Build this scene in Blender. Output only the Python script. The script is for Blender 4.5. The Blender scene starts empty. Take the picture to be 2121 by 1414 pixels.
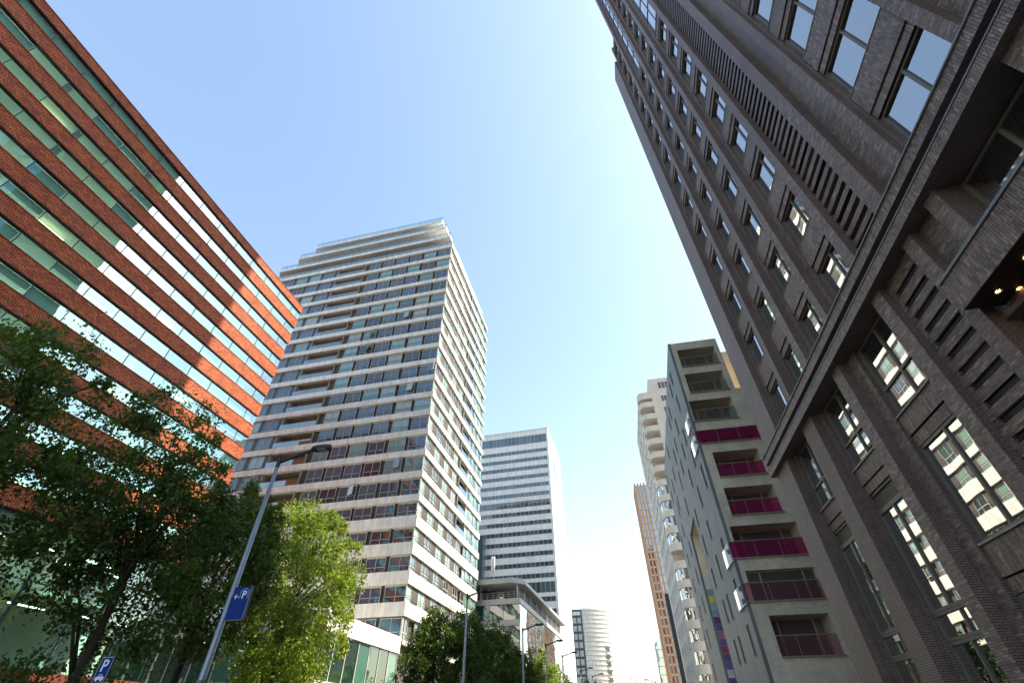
import bpy, math, random
import numpy as np
from math import sin, cos, radians as rad, pi
from mathutils import Matrix, Vector

random.seed(7)
rng = np.random.default_rng(7)
S = bpy.context.scene
COL = S.collection

# ------------------------------------------------------------------ camera
FPX, CX, CY = 943.0, 1060.5, 707.0
zc = Vector((1052 - CX, 376 + CY, FPX)).normalized()
yc = Vector((1315 - CX, -(1530 - CY), FPX)); yc = (yc - zc * yc.dot(zc)).normalized()
xc = yc.cross(zc)
if xc.x < 0: xc = -xc
right = Vector((xc.x, yc.x, zc.x)); up = Vector((xc.y, yc.y, zc.y)); fwd = Vector((xc.z, yc.z, zc.z))
cam_d = bpy.data.cameras.new('camera'); cam = bpy.data.objects.new('camera', cam_d); COL.objects.link(cam)
cam.matrix_world = Matrix(((right.x, up.x, -fwd.x, 0), (right.y, up.y, -fwd.y, 0), (right.z, up.z, -fwd.z, 1.6), (0, 0, 0, 1)))
cam_d.sensor_width = 36; cam_d.lens = 36 * FPX / 2121; cam_d.clip_start = 0.05; cam_d.clip_end = 20000
S.camera = cam

# ------------------------------------------------------------------ light
SUN_AZ, SUN_EL = rad(83), rad(47)
w = bpy.data.worlds.new('World'); S.world = w; w.use_nodes = True
nt = w.node_tree; bg = nt.nodes['Background']
sky = nt.nodes.new('ShaderNodeTexSky'); sky.sky_type = 'NISHITA'; sky.sun_disc = False
sky.sun_elevation = SUN_EL; sky.sun_rotation = SUN_AZ
sky.air_density = 1.5; sky.dust_density = 1.4; sky.ozone_density = 0.0; sky.altitude = 0
nt.links.new(sky.outputs[0], bg.inputs[0]); bg.inputs[1].default_value = 0.15
sun_d = bpy.data.lights.new('sun', 'SUN'); sun_d.energy = 4.8; sun_d.angle = rad(0.53); sun_d.color = (1.0, 0.89, 0.70)
sun = bpy.data.objects.new('sun', sun_d); COL.objects.link(sun)
sdir = Vector((sin(SUN_AZ) * cos(SUN_EL), cos(SUN_AZ) * cos(SUN_EL), sin(SUN_EL)))
sun.rotation_euler = sdir.to_track_quat('Z', 'Y').to_euler(); sun.location = (60, 20, 120)
S.view_settings.view_transform = 'Standard'; S.view_settings.look = 'None'
S.view_settings.exposure = 1.2; S.view_settings.gamma = 1.0; S.view_settings.use_curve_mapping = False
try:
    S.cycles.max_bounces = 8; S.cycles.transparent_max_bounces = 12; S.cycles.diffuse_bounces = 5
    S.cycles.caustics_reflective = False; S.cycles.caustics_refractive = False
except Exception: pass

# ------------------------------------------------------------------ helpers
class MB:
    def __init__(s): s.v = []; s.f = []; s.m = []
    def box(s, x0, x1, y0, y1, z0, z1, m=0):
        b = len(s.v)
        s.v += [(x0,y0,z0),(x1,y0,z0),(x1,y1,z0),(x0,y1,z0),(x0,y0,z1),(x1,y0,z1),(x1,y1,z1),(x0,y1,z1)]
        for q in ((0,3,2,1),(4,5,6,7),(0,1,5,4),(1,2,6,5),(2,3,7,6),(3,0,4,7)):
            s.f.append(tuple(b + i for i in q)); s.m.append(m)
        return s
    def quad(s, pts, m=0):
        b = len(s.v); s.v += [tuple(p) for p in pts]; s.f.append(tuple(range(b, b + len(pts)))); s.m.append(m); return s
    def prism(s, poly, z0, z1, m=0):
        b = len(s.v); n = len(poly)
        s.v += [(p[0], p[1], z0) for p in poly] + [(p[0], p[1], z1) for p in poly]
        s.f.append(tuple(b + i for i in reversed(range(n)))); s.m.append(m)
        s.f.append(tuple(b + n + i for i in range(n))); s.m.append(m)
        for i in range(n):
            j = (i + 1) % n; s.f.append((b+i, b+j, b+n+j, b+n+i)); s.m.append(m)
        return s
    def tube(s, pts, rad_, n=8, m=0):
        b = len(s.v); k = len(pts)
        for i, p in enumerate(pts):
            p = Vector(p); a = Vector(pts[max(i-1,0)]); c = Vector(pts[min(i+1,k-1)])
            d = (c - a).normalized(); u = d.orthogonal().normalized(); v = d.cross(u)
            for j in range(n):
                t = 2*pi*j/n; s.v.append(tuple(p + (u*cos(t) + v*sin(t)) * rad_[i]))
        for i in range(k-1):
            for j in range(n):
                jj = (j+1) % n; s.f.append((b+i*n+j, b+i*n+jj, b+(i+1)*n+jj, b+(i+1)*n+j)); s.m.append(m)
        s.f.append(tuple(b + j for j in reversed(range(n)))); s.m.append(m)
        s.f.append(tuple(b + (k-1)*n + j for j in range(n))); s.m.append(m)
        return s
    def each(s, name, mats, parent):
        """every box of the collection as an object of its own"""
        for i in range(len(s.v) // 8):
            q = MB(); q.v = s.v[8*i:8*i+8]; q.f = [tuple(v - 8*i for v in f) for f in s.f[6*i:6*i+6]]; q.m = s.m[6*i:6*i+6]
            q.build(name, mats, parent)
    def mesh(s, name, mats):
        me = bpy.data.meshes.new(name); me.from_pydata(s.v, [], s.f)
        if not isinstance(mats, (list, tuple)): mats = [mats]
        for x in mats: me.materials.append(x)
        if len(mats) > 1: me.polygons.foreach_set('material_index', s.m)
        me.update(); return me
    def build(s, name, mats, parent=None, loc=(0,0,0), rz=0, smooth=False):
        me = s.mesh(name, mats)
        if smooth: me.polygons.foreach_set('use_smooth', [True] * len(me.polygons))
        return ob(name, me, parent, loc, rz)

def ob(name, me, parent=None, loc=(0,0,0), rz=0, scale=None):
    o = bpy.data.objects.new(name, me); COL.objects.link(o)
    o.location = loc; o.rotation_euler = (0, 0, rz)
    if scale: o.scale = scale
    if parent is not None: o.parent = parent
    return o
def tag(o, label, cat, group=None):
    o['label'] = label; o['category'] = cat
    if group: o['group'] = group
    return o
def thing(name, label, cat, loc=(0,0,0), rz=0, group=None):
    return tag(ob(name, None, None, loc, rz), label, cat, group)
def struct(o): o['kind'] = 'structure'; return o
def stuff(o): o['kind'] = 'stuff'; return o

# ------------------------------------------------------------------ materials
def mat(name):
    m = bpy.data.materials.new(name); m.use_nodes = True; n = m.node_tree
    return m, n, n.nodes['Principled BSDF']
def N(n, t, **k):
    x = n.nodes.new(t)
    for a, b in k.items(): setattr(x, a, b)
    return x
def math_(n, op, a, b=None, c=None):
    x = n.nodes.new('ShaderNodeMath'); x.operation = op
    for i, q in enumerate((a, b, c)):
        if q is None: continue
        if hasattr(q, 'is_linked'): n.links.new(q, x.inputs[i])
        else: x.inputs[i].default_value = q
    return x.outputs[0]
def rgb(c): return (c[0], c[1], c[2], 1)
def ramp(n, fac, stops, interp='LINEAR'):
    r = n.nodes.new('ShaderNodeValToRGB'); r.color_ramp.interpolation = interp
    e = r.color_ramp.elements
    while len(e) < len(stops): e.new(0.5)
    for i, (p, c) in enumerate(stops): e[i].position = p; e[i].color = rgb(c)
    n.links.new(fac, r.inputs[0]); return r.outputs[0]
def noise(n, vec, scale, detail=4, rough=0.6):
    x = n.nodes.new('ShaderNodeTexNoise'); x.inputs['Scale'].default_value = scale
    x.inputs['Detail'].default_value = detail; x.inputs['Roughness'].default_value = rough
    if vec is not None: n.links.new(vec, x.inputs['Vector'])
    return x.outputs['Fac']
def mixc(n, fac, a, b, mode='MIX'):
    x = n.nodes.new('ShaderNodeMix'); x.data_type = 'RGBA'; x.blend_type = mode
    for i, q in ((0, fac), (6, a), (7, b)):
        if hasattr(q, 'is_linked'): n.links.new(q, x.inputs[i])
        elif i == 0: x.inputs[0].default_value = q
        else: x.inputs[i].default_value = rgb(q)
    return x.outputs[2]
def bump(n, bsdf, h, strength=0.3, dist=0.02):
    b = n.nodes.new('ShaderNodeBump'); b.inputs['Strength'].default_value = strength; b.inputs['Distance'].default_value = dist
    n.links.new(h, b.inputs['Height']); n.links.new(b.outputs[0], bsdf.inputs['Normal']); return b
def objco(n): return N(n, 'ShaderNodeTexCoord').outputs['Object']

def plain(name, c, rough=0.6, var=0.12, scale=1.5, metal=0.0, streak=True, spec=0.4):
    m, n, b = mat(name); co = objco(n)
    f = noise(n, co, scale, 5, 0.65)
    if streak:
        mp = N(n, 'ShaderNodeMapping'); mp.inputs['Scale'].default_value = (2.2, 2.2, 0.18); n.links.new(co, mp.inputs[0])
        f = math_(n, 'MULTIPLY_ADD', noise(n, mp.outputs[0], scale, 4, 0.6), 0.6, math_(n, 'MULTIPLY', f, 0.4))
    lo = tuple(x * (1 - var * 1.6) for x in c); hi = tuple(min(1, x * (1 + var)) for x in c)
    n.links.new(ramp(n, f, [(0.3, lo), (0.7, hi)]), b.inputs['Base Color'])
    b.inputs['Roughness'].default_value = rough; b.inputs['Metallic'].default_value = metal
    b.inputs['Specular IOR Level'].default_value = spec
    return m

def panelled(name, c, pw, ph, rough=0.5, var=0.08, joint=0.55, jw=0.012, off=0.5):
    """stone or metal sheets with fine joints; u = x+y, v = z"""
    m, n, b = mat(name); co = objco(n)
    sp = N(n, 'ShaderNodeSeparateXYZ'); n.links.new(co, sp.inputs[0])
    cb = N(n, 'ShaderNodeCombineXYZ'); n.links.new(math_(n, 'ADD', sp.outputs[0], sp.outputs[1]), cb.inputs[0]); n.links.new(sp.outputs[2], cb.inputs[1])
    bt = N(n, 'ShaderNodeTexBrick'); n.links.new(cb.outputs[0], bt.inputs['Vector'])
    bt.offset = off; bt.inputs['Scale'].default_value = 1; bt.inputs['Brick Width'].default_value = pw; bt.inputs['Row Height'].default_value = ph
    bt.inputs['Mortar Size'].default_value = jw; bt.inputs['Mortar Smooth'].default_value = 0.2
    lo = tuple(x * (1 - var) for x in c); hi = tuple(min(1, x * (1 + var)) for x in c)
    bt.inputs['Color1'].default_value = rgb(lo); bt.inputs['Color2'].default_value = rgb(hi)
    bt.inputs['Mortar'].default_value = rgb(tuple(x * joint for x in c))
    mp = N(n, 'ShaderNodeMapping'); mp.inputs['Scale'].default_value = (1.2, 1.2, 0.25); n.links.new(co, mp.inputs[0])
    f = noise(n, mp.outputs[0], 1.2, 6, 0.65)
    col = mixc(n, 1.0, bt.outputs[0], ramp(n, f, [(0.28, (0.70, 0.69, 0.66)), (0.62, (1, 1, 1))]), 'MULTIPLY')
    n.links.new(col, b.inputs['Base Color']); b.inputs['Roughness'].default_value = rough
    return m

def brick_mat(name, cols, mortar, bw=0.22, bh=0.062, rough=0.5, bumps=0.5, spec=0.45, mortar_size=0.006):
    m, n, b = mat(name); co = objco(n)
    sp = N(n, 'ShaderNodeSeparateXYZ'); n.links.new(co, sp.inputs[0])
    cb = N(n, 'ShaderNodeCombineXYZ'); n.links.new(math_(n, 'ADD', sp.outputs[0], sp.outputs[1]), cb.inputs[0]); n.links.new(sp.outputs[2], cb.inputs[1])
    bt = N(n, 'ShaderNodeTexBrick'); n.links.new(cb.outputs[0], bt.inputs['Vector'])
    bt.inputs['Scale'].default_value = 1; bt.inputs['Brick Width'].default_value = bw; bt.inputs['Row Height'].default_value = bh
    bt.inputs['Mortar Size'].default_value = mortar_size; bt.inputs['Mortar Smooth'].default_value = 0.1; bt.inputs['Bias'].default_value = 0
    bt.inputs['Color1'].default_value = rgb(cols[0]); bt.inputs['Color2'].default_value = rgb(cols[1]); bt.inputs['Mortar'].default_value = rgb(mortar)
    f = noise(n, co, 0.5, 5, 0.7)
    col = mixc(n, 1.0, bt.outputs[0], ramp(n, f, [(0.3, (0.72, 0.71, 0.72)), (0.7, (1.12, 1.1, 1.08))]), 'MULTIPLY')
    n.links.new(col, b.inputs['Base Color']); b.inputs['Roughness'].default_value = rough; b.inputs['Specular IOR Level'].default_value = spec
    h = math_(n, 'MULTIPLY_ADD', bt.outputs['Fac'], -1.0, math_(n, 'MULTIPLY', noise(n, co, 60, 3), 0.25))
    bump(n, b, h, bumps, 0.006)
    return m

def brick_piece(name, cols, rough=0.45):
    """single bricks: colour from the island / object"""
    m, n, b = mat(name); co = objco(n)
    g = N(n, 'ShaderNodeNewGeometry'); oi = N(n, 'ShaderNodeObjectInfo')
    r = math_(n, 'FRACT', math_(n, 'ADD', g.outputs['Random Per Island'], oi.outputs['Random']))
    base = ramp(n, r, [(0.0, cols[0]), (0.35, cols[1]), (0.85, cols[2]), (1.0, cols[3])])
    f = noise(n, co, 14, 5, 0.7)
    n.links.new(mixc(n, 1.0, base, ramp(n, f, [(0.3, (0.7, 0.7, 0.7)), (0.7, (1.2, 1.2, 1.2))]), 'MULTIPLY'), b.inputs['Base Color'])
    b.inputs['Roughness'].default_value = rough; b.inputs['Specular IOR Level'].default_value = 0.5
    bump(n, b, f, 0.5, 0.004)
    return m

def glass(name, refl, body=None, tint=None, rough=0.015, wave=0.02, glossc=(1, 1, 1), rnd=None, ior=1.5, wscale=0.7, single=False):
    """mirror-coated pane; body = colour(s) of an opaque back, tint = see-through"""
    m, n, b = mat(name); out = n.nodes['Material Output']
    co = objco(n)
    gl = N(n, 'ShaderNodeBsdfGlossy'); gl.inputs['Color'].default_value = rgb(glossc); gl.inputs['Roughness'].default_value = rough
    oi = N(n, 'ShaderNodeObjectInfo')
    geo = N(n, 'ShaderNodeNewGeometry')
    if wave:
        v = N(n, 'ShaderNodeVectorMath', operation='ADD'); n.links.new(geo.outputs['Position'], v.inputs[0])
        cbx = N(n, 'ShaderNodeCombineXYZ'); n.links.new(math_(n, 'MULTIPLY', oi.outputs['Random'], 40), cbx.inputs[0]); n.links.new(cbx.outputs[0], v.inputs[1])
        bp = N(n, 'ShaderNodeBump'); bp.inputs['Strength'].default_value = 1; bp.inputs['Distance'].default_value = wave
        n.links.new(noise(n, v.outputs[0], wscale, 1, 0.4), bp.inputs['Height']); n.links.new(bp.outputs[0], gl.inputs['Normal'])
    lw = N(n, 'ShaderNodeLayerWeight'); lw.inputs[0].default_value = 0.5      # Facing is the same from both sides of a pane
    f0 = refl + ((ior - 1) / (ior + 1)) ** 2
    fac = math_(n, 'MULTIPLY_ADD', math_(n, 'POWER', lw.outputs['Facing'], 4.0), 1 - f0, f0)
    mx = N(n, 'ShaderNodeMixShader'); n.links.new(fac, mx.inputs[0]); n.links.new(gl.outputs[0], mx.inputs[2])
    if tint:
        tr = N(n, 'ShaderNodeBsdfTransparent'); tr.inputs[0].default_value = rgb(tint); n.links.new(tr.outputs[0], mx.inputs[1])
    else:
        if rnd:
            r = oi.outputs['Random'] if single else math_(n, 'FRACT', math_(n, 'ADD', oi.outputs['Random'], geo.outputs['Random Per Island']))
            n.links.new(ramp(n, r, rnd, 'CONSTANT'), b.inputs['Base Color'])
        else: b.inputs['Base Color'].default_value = rgb(body)
        b.inputs['Roughness'].default_value = 0.5; b.inputs['Specular IOR Level'].default_value = 0.0
        n.links.new(b.outputs[0], mx.inputs[1])
    n.links.new(mx.outputs[0], out.inputs[0])
    return m

def emis(name, c, s):
    m, n, b = mat(name); b.inputs['Base Color'].default_value = rgb(c); b.inputs['Emission Color'].default_value = rgb(c); b.inputs['Emission Strength'].default_value = s; return m

def tile_mat(name):
    """red fish-scale / herringbone ceramic tiles, u = y, v = z"""
    m, n, b = mat(name); co = objco(n)
    sp = N(n, 'ShaderNodeSeparateXYZ'); n.links.new(co, sp.inputs[0])
    u, v = sp.outputs[1], sp.outputs[2]
    tri = math_(n, 'PINGPONG', u, 0.52)
    v2 = math_(n, 'MULTIPLY_ADD', tri, 0.85, v)
    cb = N(n, 'ShaderNodeCombineXYZ'); n.links.new(u, cb.inputs[0]); n.links.new(v2, cb.inputs[1])
    bt = N(n, 'ShaderNodeTexBrick'); n.links.new(cb.outputs[0], bt.inputs['Vector'])
    bt.inputs['Scale'].default_value = 1; bt.inputs['Brick Width'].default_value = 0.40; bt.inputs['Row Height'].default_value = 0.23
    bt.inputs['Mortar Size'].default_value = 0.026; bt.inputs['Mortar Smooth'].default_value = 0.3
    bt.inputs['Color1'].default_value = rgb((0.27, 0.066, 0.026)); bt.inputs['Color2'].default_value = rgb((0.48, 0.130, 0.052)); bt.inputs['Mortar'].default_value = rgb((0.10, 0.022, 0.012))
    f = noise(n, co, 0.7, 6, 0.7)
    n.links.new(mixc(n, 1.0, bt.outputs[0], ramp(n, f, [(0.3, (0.8, 0.78, 0.76)), (0.7, (1.08, 1.08, 1.08))]), 'MULTIPLY'), b.inputs['Base Color'])
    b.inputs['Roughness'].default_value = 0.6; b.inputs['Specular IOR Level'].default_value = 0.2
    fr = math_(n, 'FRACT', math_(n, 'DIVIDE', v2, 0.23))
    h = math_(n, 'ADD', math_(n, 'MULTIPLY', fr, -0.8), math_(n, 'MULTIPLY', bt.outputs['Fac'], -0.8))
    bump(n, b, h, 0.9, 0.03)
    return m

def leaf_mat(name, cols):
    m, n, b = mat(name); out = n.nodes['Material Output']
    g = N(n, 'ShaderNodeNewGeometry'); co = objco(n)
    f = math_(n, 'MULTIPLY_ADD', g.outputs['Random Per Island'], 0.6, math_(n, 'MULTIPLY', noise(n, co, 0.9, 3), 0.45))
    c = ramp(n, f, [(0.15, cols[0]), (0.5, cols[1]), (0.85, cols[2])])
    n.links.new(c, b.inputs['Base Color']); b.inputs['Roughness'].default_value = 0.45; b.inputs['Specular IOR Level'].default_value = 0.35
    tl = N(n, 'ShaderNodeBsdfTranslucent')
    n.links.new(mixc(n, 1.0, c, (1.5, 1.6, 0.6), 'MULTIPLY'), tl.inputs[0])
    mx = N(n, 'ShaderNodeMixShader'); mx.inputs[0].default_value = 0.42
    n.links.new(b.outputs[0], mx.inputs[1]); n.links.new(tl.outputs[0], mx.inputs[2]); n.links.new(mx.outputs[0], out.inputs[0])
    return m

M = {}
DB = [(0.135, 0.092, 0.080), (0.20, 0.140, 0.124), (0.255, 0.180, 0.162), (0.37, 0.275, 0.255)]
M['dbrick'] = brick_mat('dark_brick', (DB[1], DB[2]), (0.034, 0.028, 0.027), mortar_size=0.009)
M['dbrick_piece'] = brick_piece('dark_brick_piece', DB)
M['mortar'] = plain('dark_mortar', (0.032, 0.028, 0.028), 0.9, 0.2, 6, streak=False)
M['dmetal'] = plain('bronze_frame', (0.17, 0.155, 0.125), 0.4, 0.08, 2, streak=False)
M['sillmetal'] = plain('sill_metal', (0.30, 0.28, 0.24), 0.4, 0.08, 2, streak=False)
M['lip'] = plain('grey_lip', (0.19, 0.205, 0.225), 0.45, 0.08, 2, streak=False)
M['black'] = plain('black_soffit', (0.012, 0.011, 0.011), 0.35, 0.2, 3, streak=False)
M['louver'] = plain('louver_dark', (0.05, 0.055, 0.055), 0.4, 0.1, 3, streak=False)
M['louver_b'] = plain('louver_bronze', (0.20, 0.175, 0.135), 0.4, 0.1, 3, streak=False)
M['dglass'] = glass('brick_block_glass', 0.42, body=(0.012, 0.014, 0.014), wave=0.003, rough=0.005, ior=1.6)
M['tile'] = tile_mat('red_tile')
M['redmetal'] = plain('red_plinth', (0.16, 0.045, 0.03), 0.5, 0.1, 1)
M['redlip'] = plain('red_lip', (0.30, 0.085, 0.045), 0.5, 0.1, 1)
M['bandshade'] = plain('painted_band_shade', (0.02, 0.014, 0.012), 0.8, 0.1, 1, streak=False)  # near-black stands in for the shade under each band
M['aglass'] = glass('office_glass', 0.17, tint=(0.72, 0.95, 0.91), wave=0.004, rough=0.0, ior=1.5, glossc=(0.82, 0.95, 1.0))
M['lobbyglass'] = glass('lobby_glass', 0.10, tint=(0.76, 0.94, 0.88), wave=0.006, rough=0.0)
M['mullion'] = plain('blue_mullion', (0.03, 0.055, 0.07), 0.4, 0.05, 1, streak=False)
M['ceil'] = plain('office_ceiling', (0.55, 0.56, 0.52), 0.9, 0.05, 1, streak=False)
M['office'] = plain('office_wall', (0.22, 0.23, 0.21), 0.9, 0.2, 0.3, streak=False)
M['blind'] = plain('roller_blind', (0.80, 0.82, 0.79), 0.9, 0.05, 1, streak=False)
M['tubelight'] = emis('luminaire', (1.0, 0.78, 0.42), 4.0)
M['deeplight'] = emis('hidden_fill_strip', (0.95, 1.0, 0.9), 14.0)  # for added hidden strips that brighten the office rooms
M['whitelight'] = emis('lobby_luminaire', (0.95, 1.0, 0.95), 4.0)
M['spot'] = emis('spot_glow', (1.0, 0.55, 0.18), 30.0)
M['stone'] = panelled('pale_stone', (0.82, 0.81, 0.77), 1.47, 3.0, 0.6, 0.05, 0.7, 0.012)
M['soffit'] = plain('balcony_soffit', (0.40, 0.36, 0.30), 0.8, 0.1, 0.5, streak=False)
M['tbrick'] = brick_mat('tower_brown_brick', ((0.075, 0.068, 0.065), (0.115, 0.104, 0.10)), (0.06, 0.054, 0.052), 0.22, 0.065, 0.7, 0.3)
M['cream_frame'] = plain('cream_frame', (0.52, 0.50, 0.44), 0.5, 0.05, 1, streak=False)
M['bluepanel'] = plain('blue_grey_panel', (0.045, 0.065, 0.10), 0.4, 0.1, 1, streak=False)
M['greenpanel'] = glass('green_glass_panel', 0.10, body=(0.12, 0.25, 0.20), wave=0.0, rough=0.05)
BW = [(0.0, (0.04, 0.085, 0.15)), (0.24, (0.06, 0.13, 0.21)), (0.46, (0.13, 0.29, 0.34)), (0.56, (0.025, 0.045, 0.07)), (0.68, (0.19, 0.38, 0.42)), (0.80, (0.06, 0.11, 0.18)), (0.93, (0.30, 0.38, 0.36))]  # blues put the sky's reflection into the panes; teals are curtains
M['bglass'] = glass('tower_window_glass', 0.07, rnd=BW, single=True, wave=0.012, rough=0.005)
SW = [(0.0, (0.05, 0.10, 0.09)), (0.35, (0.20, 0.34, 0.29)), (0.6, (0.03, 0.045, 0.045)), (0.8, (0.30, 0.42, 0.37))]
M['sglass'] = glass('tower_side_glass', 0.16, rnd=SW, single=True, wave=0.01, rough=0.005)
M['podglass'] = glass('podium_glass', 0.10, rnd=[(0, (0.012, 0.035, 0.028)), (0.4, (0.025, 0.06, 0.048)), (0.7, (0.06, 0.16, 0.12))], wave=0.01)
M['rail'] = plain('dark_rail', (0.05, 0.055, 0.055), 0.4, 0.05, 1, streak=False)
M['clearglass'] = glass('balustrade_glass', 0.12, tint=(0.80, 0.90, 0.90), wave=0.0, rough=0.0)
def film(name, tint, body, k):
    m, n, b = mat(name); out = n.nodes['Material Output']
    b.inputs['Base Color'].default_value = rgb(body); b.inputs['Roughness'].default_value = 0.1
    tr = N(n, 'ShaderNodeBsdfTransparent'); tr.inputs[0].default_value = rgb(tint)
    mx = N(n, 'ShaderNodeMixShader'); mx.inputs[0].default_value = k; n.links.new(tr.outputs[0], mx.inputs[1]); n.links.new(b.outputs[0], mx.inputs[2]); n.links.new(mx.outputs[0], out.inputs[0]); return m
M['pinkglass'] = film('magenta_glass', (0.90, 0.42, 0.66), (0.55, 0.08, 0.25), 0.14)
M['roseglass'] = film('rose_glass', (0.93, 0.78, 0.82), (0.50, 0.28, 0.32), 0.08)
M['white'] = panelled('white_cladding', (0.80, 0.81, 0.81), 3.6, 0.9, 0.4, 0.03, 0.8, 0.02)
M['whiteside'] = panelled('white_side_cladding', (0.74, 0.74, 0.72), 4.2, 1.1, 0.35, 0.04, 0.82, 0.03)
M['cglass'] = glass('white_tower_glass', 0.09, rnd=[(0, (0.04, 0.07, 0.09)), (0.5, (0.07, 0.11, 0.13)), (0.8, (0.03, 0.05, 0.07))], wave=0.01)
M['cmull'] = plain('pale_mullion', (0.42, 0.45, 0.46), 0.5, 0.05, 1, streak=False)
M['ggrey'] = plain('grey_metal', (0.34, 0.35, 0.36), 0.45, 0.06, 0.6)
M['gglass'] = glass('glass_block', 0.55, body=(0.05, 0.11, 0.12), wave=0.012, rough=0.005, wscale=0.35)
M['gfront'] = glass('glass_block_front', 0.16, body=(0.03, 0.065, 0.065), wave=0.02, rough=0.01)
M['hwhite'] = panelled('ribbed_white', (0.78, 0.77, 0.74), 3.0, 0.62, 0.5, 0.03, 0.8, 0.04)
M['hgrid'] = plain('slate_grid', (0.05, 0.075, 0.095), 0.4, 0.08, 0.4)
M['hglass'] = glass('slate_glass', 0.25, body=(0.10, 0.15, 0.17), wave=0.01)
M['ibrick'] = plain('orange_brick', (0.50, 0.27, 0.14), 0.7, 0.12, 0.3)
M['istone'] = plain('cream_sill', (0.50, 0.44, 0.36), 0.7, 0.06, 0.6)
M['iglass'] = glass('far_tower_glass', 0.30, rnd=[(0, (0.05, 0.05, 0.075)), (0.4, (0.07, 0.09, 0.12)), (0.7, (0.16, 0.26, 0.28))], wave=0.01)
M['fstucco'] = plain('grey_stucco', (0.66, 0.63, 0.58), 0.85, 0.07, 0.5)
M['fglass'] = glass('balcony_tower_glass', 0.35, body=(0.05, 0.08, 0.085), wave=0.02)
M['orange_rail'] = plain('orange_rail', (0.50, 0.13, 0.06), 0.5, 0.05, 1, streak=False)
M['ebrick'] = brick_mat('grey_beige_brick', ((0.66, 0.59, 0.47), (0.80, 0.73, 0.60)), (0.60, 0.54, 0.45), 0.22, 0.06, 0.75, 0.5, 0.25)
M['eslate'] = panelled('slate_cladding', (0.165, 0.185, 0.205), 2.4, 3.1, 0.55, 0.10, 0.85, 0.012)
M['ewarm'] = plain('warm_reveal', (0.74, 0.62, 0.50), 0.8, 0.06, 0.6, streak=False)
M['ecream'] = plain('cream_render', (0.70, 0.61, 0.50), 0.8, 0.06, 0.6)
M['eglass'] = glass('loggia_glass', 0.14, body=(0.09, 0.09, 0.085), wave=0.01)
M['eframe'] = plain('pale_timber_frame', (0.45, 0.38, 0.29), 0.6, 0.06, 1, streak=False)
M['eslot'] = plain('slit_window_dark', (0.016, 0.018, 0.02), 0.5, 0.1, 2, streak=False, spec=0.1)
M['steel'] = plain('galvanised_steel', (0.33, 0.36, 0.40), 0.42, 0.08, 3, metal=0.6, streak=False)
M['darksteel'] = plain('black_lamp_metal', (0.025, 0.03, 0.035), 0.45, 0.08, 3, streak=False)
M['lens'] = plain('lamp_lens', (0.45, 0.47, 0.47), 0.2, 0.05, 3, streak=False)
M['signblue'] = plain('sign_blue', (0.003, 0.035, 0.21), 0.55, 0.05, 3, streak=False, spec=0.15)
M['signwhite'] = plain('sign_white', (0.78, 0.80, 0.82), 0.4, 0.02, 3, streak=False)
M['signpale'] = plain('sign_pale_blue', (0.30, 0.55, 0.75), 0.4, 0.02, 3, streak=False)
M['signedge'] = plain('sign_edge', (0.16, 0.17, 0.18), 0.5, 0.05, 3, streak=False)
M['bark'] = plain('bark', (0.065, 0.052, 0.038), 0.9, 0.3, 4)
M['leafA'] = leaf_mat('leaf_shade', [(0.034, 0.066, 0.014), (0.068, 0.120, 0.023), (0.14, 0.195, 0.038)])  # darker leaf copy, shade put into the colour
M['leafB'] = leaf_mat('leaf_sun', [(0.08, 0.13, 0.02), (0.18, 0.25, 0.035), (0.32, 0.38, 0.06)])  # brighter leaf copy with sunlight painted into its greens
M['asphalt'] = plain('asphalt', (0.05, 0.05, 0.052), 0.9, 0.15, 3, streak=False)
M['paving'] = brick_mat('clinker_paving', ((0.32, 0.28, 0.24), (0.40, 0.35, 0.30)), (0.20, 0.18, 0.16), 0.21, 0.105, 0.9, 0.3)
M['kerb'] = plain('kerb_stone', (0.36, 0.35, 0.33), 0.85, 0.1, 2, streak=False)
M['paint'] = plain('road_paint', (0.75, 0.75, 0.72), 0.7, 0.1, 2, streak=False)
M['soil'] = plain('ground', (0.16, 0.15, 0.12), 0.95, 0.2, 0.2, streak=False)
TILE_COLS = [(0.55, 0.58, 0.58), (0.30, 0.38, 0.46), (0.08, 0.28, 0.42), (0.55, 0.55, 0.06), (0.14, 0.34, 0.48), (0.22, 0.38, 0.50), (0.10, 0.03, 0.12), (0.06, 0.12, 0.26), (0.36, 0.14, 0.28), (0.16, 0.10, 0.30), (0.28, 0.05, 0.12), (0.10, 0.08, 0.24)]
for i, c in enumerate(TILE_COLS): M['tc%d' % i] = plain('slot_tile_%d' % i, c, 0.4, 0.08, 2, streak=False)

# ------------------------------------------------------------------ ground
def sheet(name, x0, x1, y0, y1, z, m):
    return struct(MB().quad([(x0,y0,z),(x1,y0,z),(x1,y1,z),(x0,y1,z)]).build(name, m))
sheet('ground', -4000, 4000, -4000, 4000, -0.14, M['soil'])
sheet('road', -5.6, 4.6, -120, 420, -0.136, M['asphalt'])
struct(MB().box(-60, -5.75, -120, 420, -0.13, 0).build('pavement_left', M['paving']))
struct(MB().box(4.75, 60, -120, 420, -0.13, 0).build('pavement_right', M['paving']))
struct(MB().box(-5.75, -5.6, -120, 420, -0.13, 0.01).build('kerb_left', M['kerb']))
struct(MB().box(4.6, 4.75, -120, 420, -0.13, 0.01).build('kerb_right', M['kerb']))
mk = MB()
for y in range(-60, 400, 9): mk.quad([(-0.56, y, -0.132), (-0.44, y, -0.132), (-0.44, y + 3, -0.132), (-0.56, y + 3, -0.132)])
struct(mk.build('road_marking', M['paint']))

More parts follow.
